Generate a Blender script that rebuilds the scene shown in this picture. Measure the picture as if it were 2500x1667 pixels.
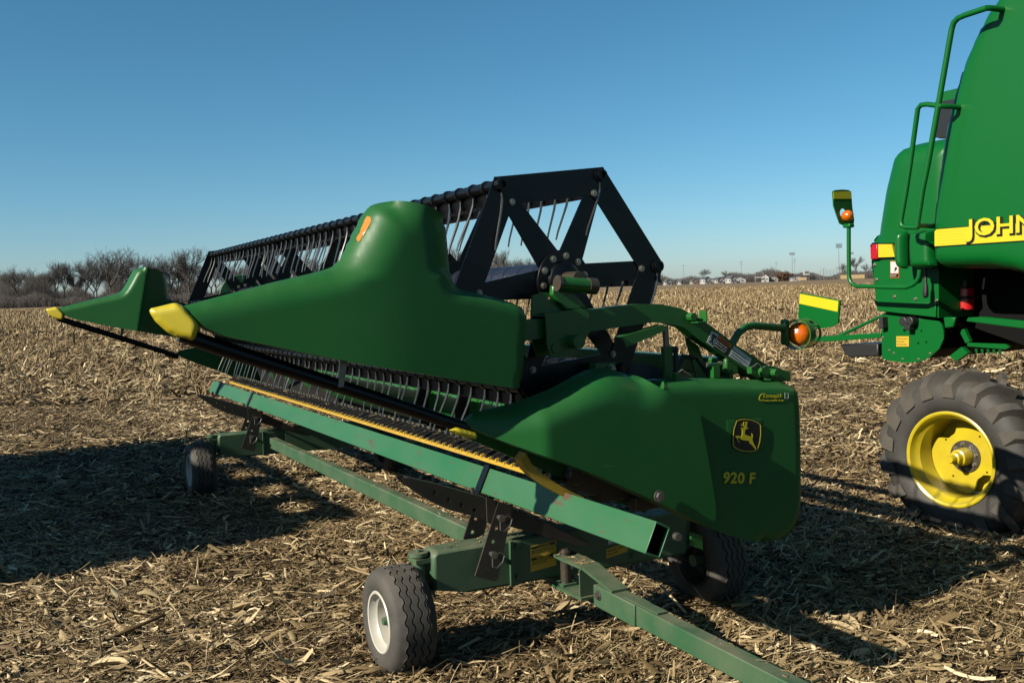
import bpy, bmesh, math, random
import numpy as np
from mathutils import Vector, Matrix
from mathutils.geometry import delaunay_2d_cdt, tessellate_polygon

for o in list(bpy.data.objects): bpy.data.objects.remove(o)
scene = bpy.context.scene
COL = scene.collection
random.seed(7)
rng = np.random.default_rng(11)
R = math.radians

# ------------------------------------------------------------------ camera
EYE = 1.65
PITCH, ROLL = 0.054, 0.0314
THETA, SLOPE = R(27.915), -0.0039        # machine axes: x = rearward, y = along the header, z = up
cam_d = bpy.data.cameras.new('camera'); cam = bpy.data.objects.new('camera', cam_d); COL.objects.link(cam)
fw = Vector((0, math.cos(PITCH), -math.sin(PITCH))); r0 = Vector((1, 0, 0)); u0 = Vector((0, math.sin(PITCH), math.cos(PITCH)))
rr = r0*math.cos(ROLL) - u0*math.sin(ROLL); uu = r0*math.sin(ROLL) + u0*math.cos(ROLL)
cm = Matrix((rr, uu, -fw)).transposed().to_4x4(); cm.translation = (0, 0, EYE)
cam.matrix_world = cm
cam_d.sensor_width = 36; cam_d.lens = 36*2407.4/2500
cam_d.clip_start = 0.05; cam_d.clip_end = 9000
scene.camera = cam

# ------------------------------------------------------------------ sky, sun, exposure
SUN_EL, SUN_OFF = R(30), R(5)
LM = Matrix.Rotation(THETA, 4, 'Z') @ Matrix.Rotation(SLOPE, 4, 'X')     # machine frame -> world
sv = LM.to_3x3() @ Vector((-math.cos(SUN_EL)*math.cos(SUN_OFF), -math.cos(SUN_EL)*math.sin(SUN_OFF), math.sin(SUN_EL)))
world = bpy.data.worlds.new('World'); scene.world = world; world.use_nodes = True
wn = world.node_tree; wn.nodes.clear()
sky = wn.nodes.new('ShaderNodeTexSky'); sky.sky_type = 'NISHITA'; sky.sun_disc = False
sky.sun_elevation = SUN_EL; sky.sun_rotation = math.atan2(sv.x, sv.y)
sky.altitude = 250; sky.air_density = 0.80; sky.dust_density = 0.5; sky.ozone_density = 5.0
bg = wn.nodes.new('ShaderNodeBackground'); bg.inputs['Strength'].default_value = 0.05
wo = wn.nodes.new('ShaderNodeOutputWorld')
hs = wn.nodes.new('ShaderNodeHueSaturation'); hs.inputs['Saturation'].default_value = 1.13; hs.inputs['Hue'].default_value = 0.478
wn.links.new(sky.outputs[0], hs.inputs['Color']); wn.links.new(hs.outputs[0], bg.inputs[0]); wn.links.new(bg.outputs[0], wo.inputs[0])
sl = bpy.data.lights.new('sun', 'SUN'); sl.energy = 5.0; sl.angle = R(0.53); sl.color = (1.0, 0.93, 0.79)
so = bpy.data.objects.new('sun', sl); COL.objects.link(so); so.location = (-20, -10, 20)
so.rotation_euler = (-sv).to_track_quat('-Z', 'Y').to_euler()
scene.view_settings.view_transform = 'Standard'; scene.view_settings.look = 'None'
scene.view_settings.exposure = 1.12; scene.view_settings.gamma = 1.0
scene.view_settings.use_curve_mapping = False
scene.render.engine = 'CYCLES'

# ------------------------------------------------------------------ materials
ALB = 0.65          # one photographic scale for all paints
def mat(name, col, rough=0.5, metal=0.0, col2=None, scale=6.0, amount=0.5, bump=0.0, bscale=60, spec=0.5, coat=0.0,
        dust=0.0, dustcol=(0.21, 0.17, 0.115), stretch=(1, 1, 1), rust=0.0, sharp=0.25, trans=0.0, scuff=0.0):
    col = tuple(c*ALB for c in col); col2 = tuple(c*ALB for c in col2) if col2 else None; dustcol = tuple(c*ALB for c in dustcol)
    m = bpy.data.materials.new(name); m.use_nodes = True
    nt = m.node_tree; b = nt.nodes['Principled BSDF']; L = nt.links.new
    b.inputs['Roughness'].default_value = rough; b.inputs['Metallic'].default_value = metal
    b.inputs['Specular IOR Level'].default_value = spec; b.inputs['Coat Weight'].default_value = coat
    b.inputs['Coat Roughness'].default_value = 0.15; b.inputs['Transmission Weight'].default_value = trans
    tc = nt.nodes.new('ShaderNodeTexCoord'); mp = nt.nodes.new('ShaderNodeMapping'); mp.inputs['Scale'].default_value = stretch
    L(tc.outputs['Object'], mp.inputs[0])
    def noise(sc, det=6, rg=0.6):
        n = nt.nodes.new('ShaderNodeTexNoise'); n.inputs['Scale'].default_value = sc
        n.inputs['Detail'].default_value = det; n.inputs['Roughness'].default_value = rg
        L(mp.outputs[0], n.inputs['Vector']); return n
    def ramp(src, lo, hi):
        r_ = nt.nodes.new('ShaderNodeMapRange'); r_.inputs[1].default_value = lo; r_.inputs[2].default_value = hi
        r_.clamp = True; L(src, r_.inputs[0]); return r_
    def mixc(fac, a, bcol):
        x = nt.nodes.new('ShaderNodeMix'); x.data_type = 'RGBA'
        if isinstance(fac, float): x.inputs[0].default_value = fac
        else: L(fac, x.inputs[0])
        for s, c in ((x.inputs[6], a), (x.inputs[7], bcol)):
            if isinstance(c, tuple): s.default_value = (*c, 1)
            else: L(c, s)
        return x.outputs[2]
    cur = tuple(col)
    if col2 is not None:
        n = noise(scale); r_ = ramp(n.outputs[0], 0.5-sharp, 0.5+sharp)
        k = nt.nodes.new('ShaderNodeMath'); k.operation = 'MULTIPLY'; k.inputs[1].default_value = amount; L(r_.outputs[0], k.inputs[0])
        cur = mixc(k.outputs[0], cur, tuple(col2))
    if scuff:
        mp2 = nt.nodes.new('ShaderNodeMapping'); mp2.inputs['Scale'].default_value = (5, 9, 60); mp2.inputs['Rotation'].default_value = (.3, .5, .2); L(tc.outputs['Object'], mp2.inputs[0])
        n = nt.nodes.new('ShaderNodeTexNoise'); n.inputs['Scale'].default_value = 1.6; n.inputs['Detail'].default_value = 6; L(mp2.outputs[0], n.inputs['Vector'])
        r_ = ramp(n.outputs[0], 0.66, 0.74); n2 = noise(2.5, 3); r2 = ramp(n2.outputs[0], 0.45, 0.7)
        k = nt.nodes.new('ShaderNodeMath'); k.operation = 'MULTIPLY'; L(r_.outputs[0], k.inputs[0]); L(r2.outputs[0], k.inputs[1])
        k2 = nt.nodes.new('ShaderNodeMath'); k2.operation = 'MULTIPLY'; k2.inputs[1].default_value = scuff; L(k.outputs[0], k2.inputs[0])
        cur = mixc(k2.outputs[0], cur, (0.10, 0.16, 0.10))
    if rust:
        n = noise(16, 9, 0.72); r_ = ramp(n.outputs[0], 0.69-rust*0.12, 0.74-rust*0.12)
        cur = mixc(r_.outputs[0], cur, (0.055, 0.030, 0.019))
    if dust:
        g = nt.nodes.new('ShaderNodeNewGeometry'); sp = nt.nodes.new('ShaderNodeSeparateXYZ'); L(g.outputs['Normal'], sp.inputs[0])
        up = ramp(sp.outputs['Z'], -0.6, 1.0); n = noise(5, 8, 0.65); r_ = ramp(n.outputs[0], 0.3, 0.75)
        k = nt.nodes.new('ShaderNodeMath'); k.operation = 'MULTIPLY'; L(up.outputs[0], k.inputs[0]); L(r_.outputs[0], k.inputs[1])
        k2 = nt.nodes.new('ShaderNodeMath'); k2.operation = 'MULTIPLY'; k2.inputs[1].default_value = dust; k2.use_clamp = True; L(k.outputs[0], k2.inputs[0])
        cur = mixc(k2.outputs[0], cur, dustcol)
        rm = nt.nodes.new('ShaderNodeMapRange'); rm.inputs[3].default_value = rough; rm.inputs[4].default_value = 0.85; L(k2.outputs[0], rm.inputs[0])
        L(rm.outputs[0], b.inputs['Roughness'])
    if isinstance(cur, tuple): b.inputs['Base Color'].default_value = (*cur, 1)
    else: L(cur, b.inputs['Base Color'])
    if bump:
        n = noise(bscale, 4); bp = nt.nodes.new('ShaderNodeBump'); bp.inputs['Strength'].default_value = bump
        bp.inputs['Distance'].default_value = 0.01; L(n.outputs[0], bp.inputs['Height']); L(bp.outputs[0], b.inputs['Normal'])
    return m

M = {}
M['plastic'] = mat('green_plastic', (0.009, 0.098, 0.017), 0.42, col2=(0.014, 0.110, 0.025), scale=2.2, amount=0.8, bump=0.03, bscale=220, dust=0.10, spec=0.26, scuff=0.35)
M['paint'] = mat('green_paint', (0.008, 0.108, 0.015), 0.32, coat=0.15, col2=(0.012, 0.115, 0.020), scale=3, amount=0.6, dust=0.25, spec=0.35, scuff=0.3)
M['combine'] = mat('combine_green', (0.0010, 0.104, 0.015), 0.36, scuff=0.10, coat=0.06, spec=0.30, col2=(0.002, 0.098, 0.017), scale=1.2, amount=0.6, bump=0.008, bscale=4)
M['beam'] = mat('faded_beam_green', (0.008, 0.112, 0.033), 0.42, col2=(0.026, 0.128, 0.060), scale=3.2, amount=0.85, dust=0.18, rust=0.85, stretch=(1, 0.35, 1), bump=0.02)
M['trailer'] = mat('trailer_green', (0.012, 0.088, 0.030), 0.5, col2=(0.030, 0.088, 0.045), scale=4, amount=0.9, dust=0.75, rust=0.22, bump=0.03)
M['black'] = mat('black_paint', (0.0016, 0.0019, 0.0030), 0.34, col2=(0.003, 0.0034, 0.005), scale=5, amount=0.6, dust=0.008, spec=0.30)
M['drum'] = mat('drum_paint', (0.010, 0.014, 0.030), 0.35, col2=(0.03, 0.022, 0.02), scale=3, amount=0.4)
M['tine'] = mat('tine_steel', (0.30, 0.29, 0.27), 0.30, metal=0.9, col2=(0.05, 0.05, 0.05), scale=14, amount=0.6)
M['rusty'] = mat('worn_black_steel_and_rim_shade', (0.008, 0.0075, 0.0075), 0.5, col2=(0.024, 0.019, 0.016), scale=14, amount=0.9, dust=0.22, rust=0.2, bump=0.06)  # worn steel; on the right trailer rims its darkness stands for shade
M['yellow'] = mat('yellow_plastic', (0.56, 0.455, 0.020), 0.42, col2=(0.50, 0.39, 0.020), scale=5, amount=0.7, bump=0.02, dust=0.08)
M['rimyellow'] = mat('rim_yellow', (0.55, 0.44, 0.005), 0.28, coat=0.3, col2=(0.40, 0.28, 0.015), scale=7, amount=0.7, dust=0.35)
M['guard'] = mat('guard_yellow', (0.50, 0.31, 0.010), 0.45, col2=(0.36, 0.21, 0.012), scale=12, amount=0.8, dust=0.3)
M['decal'] = mat('decal_yellow', (0.56, 0.49, 0.015), 0.35, col2=(0.52, 0.45, 0.015), scale=10, amount=0.4)
M['decaldark'] = mat('decal_black', (0.006, 0.006, 0.006), 0.35, col2=(0.010, 0.010, 0.010), scale=30, amount=0.5)
M['shadow'] = mat('decal_drop_tone', (0.25, 0.16, 0.02), 0.4, col2=(0.22, 0.14, 0.02), scale=30, amount=0.5)
M['white'] = mat('white_paint', (0.50, 0.49, 0.44), 0.4, col2=(0.45, 0.40, 0.30), scale=10, amount=0.55, dust=0.25)
M['label'] = mat('label_white', (0.55, 0.55, 0.53), 0.5, col2=(0.42, 0.41, 0.38), scale=20, amount=0.5)
M['labely'] = mat('label_yellow', (0.62, 0.38, 0.015), 0.5, col2=(0.45, 0.28, 0.02), scale=14, amount=0.6, dust=0.2)
M['labelo'] = mat('label_orange', (0.62, 0.13, 0.015), 0.5, col2=(0.5, 0.11, 0.02), scale=14, amount=0.5)
M['reflect'] = mat('orange_reflector', (0.50, 0.19, 0.014), 0.4, col2=(0.42, 0.16, 0.014), scale=30, amount=0.5)
M['red'] = mat('red_paint', (0.52, 0.012, 0.012), 0.3, coat=0.3, col2=(0.42, 0.012, 0.012), scale=8, amount=0.6)
M['lens_red'] = mat('red_lens', (0.40, 0.006, 0.014), 0.12, coat=0.6, bump=0.15, bscale=130)
M['amber'] = mat('amber_lens', (0.85, 0.20, 0.005), 0.12, coat=0.6, bump=0.22, bscale=90, col2=(0.6, 0.1, 0.004), scale=26, amount=0.7, trans=0.25)
M['bolt'] = mat('zinc_bolt', (0.42, 0.39, 0.31), 0.35, metal=0.8, col2=(0.22, 0.19, 0.14), scale=40, amount=0.6)
M['steel'] = mat('bare_steel', (0.33, 0.32, 0.30), 0.35, metal=0.85, col2=(0.16, 0.13, 0.10), scale=18, amount=0.7)
M['knife'] = mat('oily_knife_steel', (0.010, 0.009, 0.008), 0.32, col2=(0.03, 0.026, 0.02), scale=40, amount=0.6, bump=0.1)
M['grease'] = mat('greasy_iron', (0.06, 0.048, 0.032), 0.4, col2=(0.025, 0.02, 0.015), scale=30, amount=0.8, bump=0.2)
M['rubber'] = mat('trailer_tyre_rubber', (0.020, 0.019, 0.018), 0.78, col2=(0.066, 0.060, 0.050), scale=14, amount=0.8, bump=0.12, bscale=120, dust=0.3)
M['tractor'] = mat('lugged_tyre_rubber', (0.010, 0.010, 0.010), 0.7, col2=(0.055, 0.049, 0.040), scale=6, amount=0.55, dust=0.25, bump=0.12, bscale=70)
M['lug'] = mat('dusty_lug_rubber', (0.092, 0.078, 0.058), 0.85, col2=(0.022, 0.020, 0.018), scale=6, amount=0.9, bump=0.2, bscale=60)
M['hose'] = mat('hose_rubber', (0.009, 0.009, 0.010), 0.5, col2=(0.02, 0.018, 0.016), scale=20, amount=0.6)
M['floor'] = mat('platform_steel', (0.11, 0.11, 0.115), 0.4, metal=0.4, col2=(0.05, 0.045, 0.04), scale=6, amount=0.8, dust=0.15)
M['glass'] = mat('dark_grille', (0.012, 0.013, 0.014), 0.35, col2=(0.02, 0.02, 0.02), scale=30, amount=0.5)
M['chassis'] = mat('chassis_black', (0.0012, 0.0013, 0.0013), 0.7, col2=(0.003, 0.0032, 0.003), scale=5, amount=0.6, spec=0.12)
M['bark'] = mat('tree_bark', (0.060, 0.052, 0.045), 0.9, col2=(0.09, 0.08, 0.07), scale=0.6, amount=0.8)
M['twig'] = mat('twig_bark', (0.066, 0.056, 0.050), 0.9, col2=(0.09, 0.078, 0.07), scale=0.3, amount=0.8)
M['rust_leaf'] = mat('autumn_leaf', (0.13, 0.062, 0.03), 0.8, col2=(0.085, 0.045, 0.025), scale=0.6, amount=0.8)
M['siding'] = mat('house_siding', (0.42, 0.41, 0.40), 0.6, col2=(0.34, 0.33, 0.32), scale=0.5, amount=0.6)
M['siding2'] = mat('house_siding_tan', (0.36, 0.32, 0.27), 0.7, col2=(0.30, 0.26, 0.22), scale=0.5, amount=0.6)
M['brick'] = mat('house_brick', (0.16, 0.045, 0.04), 0.8, col2=(0.11, 0.035, 0.03), scale=1.5, amount=0.7)
M['roof'] = mat('roof_shingle', (0.075, 0.085, 0.10), 0.85, col2=(0.05, 0.055, 0.065), scale=1, amount=0.7)
M['pane'] = mat('window_pane', (0.02, 0.025, 0.03), 0.1, col2=(0.03, 0.035, 0.04), scale=1, amount=0.4)
M['banner'] = mat('tan_boards', (0.55, 0.40, 0.20), 0.7, col2=(0.46, 0.33, 0.17), scale=0.6, amount=0.6)
M['pole'] = mat('pole_grey', (0.16, 0.15, 0.14), 0.7, col2=(0.11, 0.10, 0.09), scale=1, amount=0.6)
M['alu'] = mat('bench_aluminium', (0.30, 0.31, 0.32), 0.5, metal=0.4, col2=(0.2, 0.2, 0.2), scale=1, amount=0.5)

# ------------------------------------------------------------------ mesh helpers
OFF = {}
def basis(d):
    d = Vector(d).normalized(); a = Vector((0, 0, 1)) if abs(d.z) < 0.9 else Vector((1, 0, 0))
    u = d.cross(a).normalized(); return u, d.cross(u)
class MB:
    def __init__(s): s.v = []; s.f = []
    def add(s, v, f):
        n = len(s.v); s.v += [tuple(p) for p in v]; s.f += [tuple(i+n for i in q) for q in f]; return s
    def box(s, c, d, rot=None):
        c = Vector(c); P = []
        for x in (-.5, .5):
            for y in (-.5, .5):
                for z in (-.5, .5):
                    p = Vector((x*d[0], y*d[1], z*d[2])); P.append((rot @ p if rot else p) + c)
        return s.add(P, [(0, 1, 3, 2), (4, 6, 7, 5), (0, 4, 5, 1), (2, 3, 7, 6), (0, 2, 6, 4), (1, 5, 7, 3)])
    def cyl(s, a, b, r, n=12, r1=None, caps=True):
        a, b = Vector(a), Vector(b); u, w = basis(b-a); r1 = r if r1 is None else r1; P = []
        for p, q in ((a, r), (b, r1)):
            for i in range(n):
                t = 2*math.pi*i/n; P.append(p + (u*math.cos(t) + w*math.sin(t))*q)
        F = [(i, (i+1) % n, n+(i+1) % n, n+i) for i in range(n)]
        if caps: F += [tuple(range(n))[::-1], tuple(range(n, 2*n))]
        return s.add(P, F)
    def tube(s, path, r, n=8, caps=True):
        path = [Vector(p) for p in path]; m = len(path); rs = r if isinstance(r, (list, tuple)) else [r]*m
        u = None; P = []
        for i, p in enumerate(path):
            d = (path[min(i+1, m-1)] - path[max(i-1, 0)]).normalized()
            if u is None: u, w = basis(d)
            else:
                u = (u - d*u.dot(d)).normalized(); w = d.cross(u)
            for k in range(n):
                t = 2*math.pi*k/n; P.append(p + (u*math.cos(t) + w*math.sin(t))*rs[i])
        F = [(i*n+k, i*n+(k+1) % n, (i+1)*n+(k+1) % n, (i+1)*n+k) for i in range(m-1) for k in range(n)]
        if caps: F += [tuple(range(n))[::-1], tuple(range((m-1)*n, m*n))]
        return s.add(P, F)
    def prism(s, poly, axis, a, b, holes=()):
        loops = [list(poly)] + [list(h) for h in holes]
        flat = [p for l in loops for p in l]; N = len(flat)
        if len(loops) == 1 and len(poly) <= 4: tri = [tuple(range(N))]
        else: tri = tessellate_polygon([[Vector((p[0], p[1], 0)) for p in l] for l in loops])
        def P(p, t): return (t, p[0], p[1]) if axis == 'x' else (p[0], t, p[1]) if axis == 'y' else (p[0], p[1], t)
        V = [P(p, a) for p in flat] + [P(p, b) for p in flat]
        F = [tuple(t) for t in tri] + [tuple(i+N for i in t)[::-1] for t in tri]
        k = 0
        for l in loops:
            n = len(l); F += [(k+i, k+(i+1) % n, k+(i+1) % n+N, k+i+N) for i in range(n)]; k += n
        return s.add(V, F)
    def lathe(s, prof, c, axis, n=32, closed=False, zig=None):
        c = Vector(c); ax = Vector(axis).normalized(); u, w = basis(ax); P = []; m = len(prof)
        for i in range(n):
            t = 2*math.pi*i/n; d = u*math.cos(t) + w*math.sin(t)
            for j, (r, h) in enumerate(prof):
                hh = h + (zig[j]*(((i//2) % 2)*2-1) if zig else 0); P.append(c + d*r + ax*hh)
        k = m if closed else m-1
        return s.add(P, [(i*m+j, i*m+(j+1) % m, ((i+1) % n)*m+(j+1) % m, ((i+1) % n)*m+j) for i in range(n) for j in range(k)])
    def mesh(s, name, off=(0, 0, 0), smooth=35, fix=True):
        me = bpy.data.meshes.new(name); o = Vector(off)
        me.from_pydata([tuple(Vector(p)-o) for p in s.v], [], s.f)
        if fix:
            bm = bmesh.new(); bm.from_mesh(me); bmesh.ops.recalc_face_normals(bm, faces=bm.faces); bm.to_mesh(me); bm.free()
        if smooth:
            me.polygons.foreach_set('use_smooth', [True]*len(me.polygons)); me.set_sharp_from_angle(angle=R(smooth))
        me.update(); return me
    def build(s, name, m, parent=None, bevel=0, smooth=35, fix=True):
        off = OFF.get(parent.name, (0, 0, 0)) if parent else (0, 0, 0)
        me = s.mesh(name, off, smooth, fix); me.materials.append(M[m] if isinstance(m, str) else m)
        o = bpy.data.objects.new(name, me); COL.objects.link(o)
        if parent: o.parent = parent; OFF[o.name] = off
        if bevel:
            b = o.modifiers.new('bevel', 'BEVEL'); b.width = bevel; b.segments = 2; b.limit_method = 'ANGLE'; b.angle_limit = R(38)
        return o
def tag(o, label=None, cat=None, group=None, kind=None):
    if label: o['label'] = label
    if cat: o['category'] = cat
    if group: o['group'] = group
    if kind: o['kind'] = kind
    return o
def thing(name, label, cat, base=(0, 0, 0), frame=None, group=None):
    o = bpy.data.objects.new(name, None); COL.objects.link(o); o.empty_display_size = 0.2
    o.matrix_world = (frame if frame else Matrix()) @ Matrix.Translation(base)
    OFF[o.name] = tuple(base); return tag(o, label, cat, group)
def link_copy(src, parent, mw=None):
    c = src.copy(); COL.objects.link(c); c.parent = parent; OFF[c.name] = OFF.get(src.name, (0, 0, 0))
    if mw is not None: c.matrix_local = mw
    return c
def circle(cx, cy, r, n=10): return [(cx+r*math.cos(2*math.pi*i/n), cy+r*math.sin(2*math.pi*i/n)) for i in range(n)]
def lerp(a, b, t): return a+(b-a)*t
def sstep(t): t = min(1, max(0, t)); return t*t*(3-2*t)
def resample(poly, h, closed=True):
    P = np.array(poly, float); Q = np.vstack([P, P[:1]]) if closed else P
    L = np.r_[0, np.cumsum(np.hypot(*np.diff(Q, axis=0).T))]; n = max(8, int(L[-1]/h))
    t = np.linspace(0, L[-1], n, endpoint=not closed)
    return np.c_[np.interp(t, L, Q[:, 0]), np.interp(t, L, Q[:, 1])]
def chaikin(P, k=1):
    P = np.array(P, float)
    for _ in range(k):
        Q = np.roll(P, -1, 0); P = np.stack([.75*P+.25*Q, .25*P+.75*Q], 1).reshape(-1, 2)
    return P
def inside(pt, poly):
    x, y = pt[:, 0][:, None], pt[:, 1][:, None]; a = poly; b = np.roll(poly, -1, 0)
    c = ((a[:, 1] > y) != (b[:, 1] > y)) & (x < (b[:, 0]-a[:, 0])*(y-a[:, 1])/(b[:, 1]-a[:, 1]+1e-12)+a[:, 0])
    return c.sum(1) % 2 == 1
def shell(poly, axis, base, dout, din, r, h=0.02, soft=None, smooth=1, shape=None):
    """closed rounded shell over an outline; dout/din(a,b) = bulge towards - / +; soft(a,b) tells which rim is rolled over"""
    P = resample(chaikin(resample(poly, h*1.2), smooth), h)
    lo, hi = P.min(0), P.max(0)
    g = np.stack(np.meshgrid(np.arange(lo[0], hi[0], h), np.arange(lo[1], hi[1], h), indexing='ij'), -1).reshape(-1, 2)
    g = g[inside(g, P)]
    dmin = np.min(np.hypot(g[:, None, 0]-P[None, :, 0], g[:, None, 1]-P[None, :, 1]), 1); g = g[dmin > h*0.55]
    n = len(P); pts = np.vstack([P, g])
    out = delaunay_2d_cdt([Vector(p) for p in pts], [(i, (i+1) % n) for i in range(n)], [], 1, 1e-6)
    V = np.array([tuple(v) for v in out[0]]); F = [tuple(f) for f in out[2]]
    rim = P if soft is None else np.array([p for p in P if soft(p[0], p[1])])
    d = np.min(np.hypot(V[:, None, 0]-rim[None, :, 0], V[:, None, 1]-rim[None, :, 1]), 1)
    def prof(rv): t = np.clip(d/rv, 0, 1); return np.sqrt(1-(1-t)**2)
    ra = np.array([r(a, b) for a, b in V]) if callable(r) else r
    pr = prof(ra)
    o1 = -np.array([dout(a, b) for a, b in V])*pr; o2 = np.array([din(a, b) for a, b in V])*pr
    def W(o): return [(base+t, a, b) if axis == 'x' else (a, base+t, b) for (a, b), t in zip(V, o)]
    mb = MB(); N = len(V); mb.add(W(o1)+W(o2), F+[tuple(i+N for i in f)[::-1] for f in F])
    cnt = {}
    for f in F:
        for i in range(3):
            e = tuple(sorted((f[i], f[(i+1) % 3]))); cnt[e] = cnt.get(e, 0)+1
    mb.f += [(a, b, b+N, a+N) for (a, b), c in cnt.items() if c == 1]
    me = MB.mesh(mb, 'tmp', smooth=0, fix=False)
    bm = bmesh.new(); bm.from_mesh(me); bmesh.ops.remove_doubles(bm, verts=bm.verts, dist=1e-5)
    bmesh.ops.dissolve_degenerate(bm, edges=bm.edges, dist=1e-6); bmesh.ops.recalc_face_normals(bm, faces=bm.faces)
    res = MB(); bm.verts.index_update(); res.v = [tuple(v.co) for v in bm.verts]; res.f = [tuple(v.index for v in f.verts) for f in bm.faces]
    bm.free(); bpy.data.meshes.remove(me); return res
def text_mesh(s, txt, size, mapf, extrude=0.0, shear=0.0, bold=0.0, space=1.0):
    cu = bpy.data.curves.new('t', 'FONT'); cu.body = txt; cu.size = size; cu.extrude = extrude; cu.shear = shear; cu.offset = bold
    cu.space_character = space; cu.resolution_u = 3
    ob = bpy.data.objects.new('t', cu); COL.objects.link(ob)
    dg = bpy.context.evaluated_depsgraph_get(); me = bpy.data.meshes.new_from_object(ob.evaluated_get(dg))
    v = [mapf(*p.co) for p in me.vertices]; f = [tuple(p.vertices) for p in me.polygons]
    bpy.data.objects.remove(ob); bpy.data.curves.remove(cu); bpy.data.meshes.remove(me); return s.add(v, f)
def bolt(name, p, d, r, parent, m='bolt', n=6, h=None):
    p, d = Vector(p), Vector(d).normalized(); h = h or r*0.9
    return MB().cyl(p-d*0.003, p+d*h*0.25, r*1.35, 12).cyl(p+d*h*0.2, p+d*h, r, n, r*0.93).build(name, m, parent)
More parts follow.
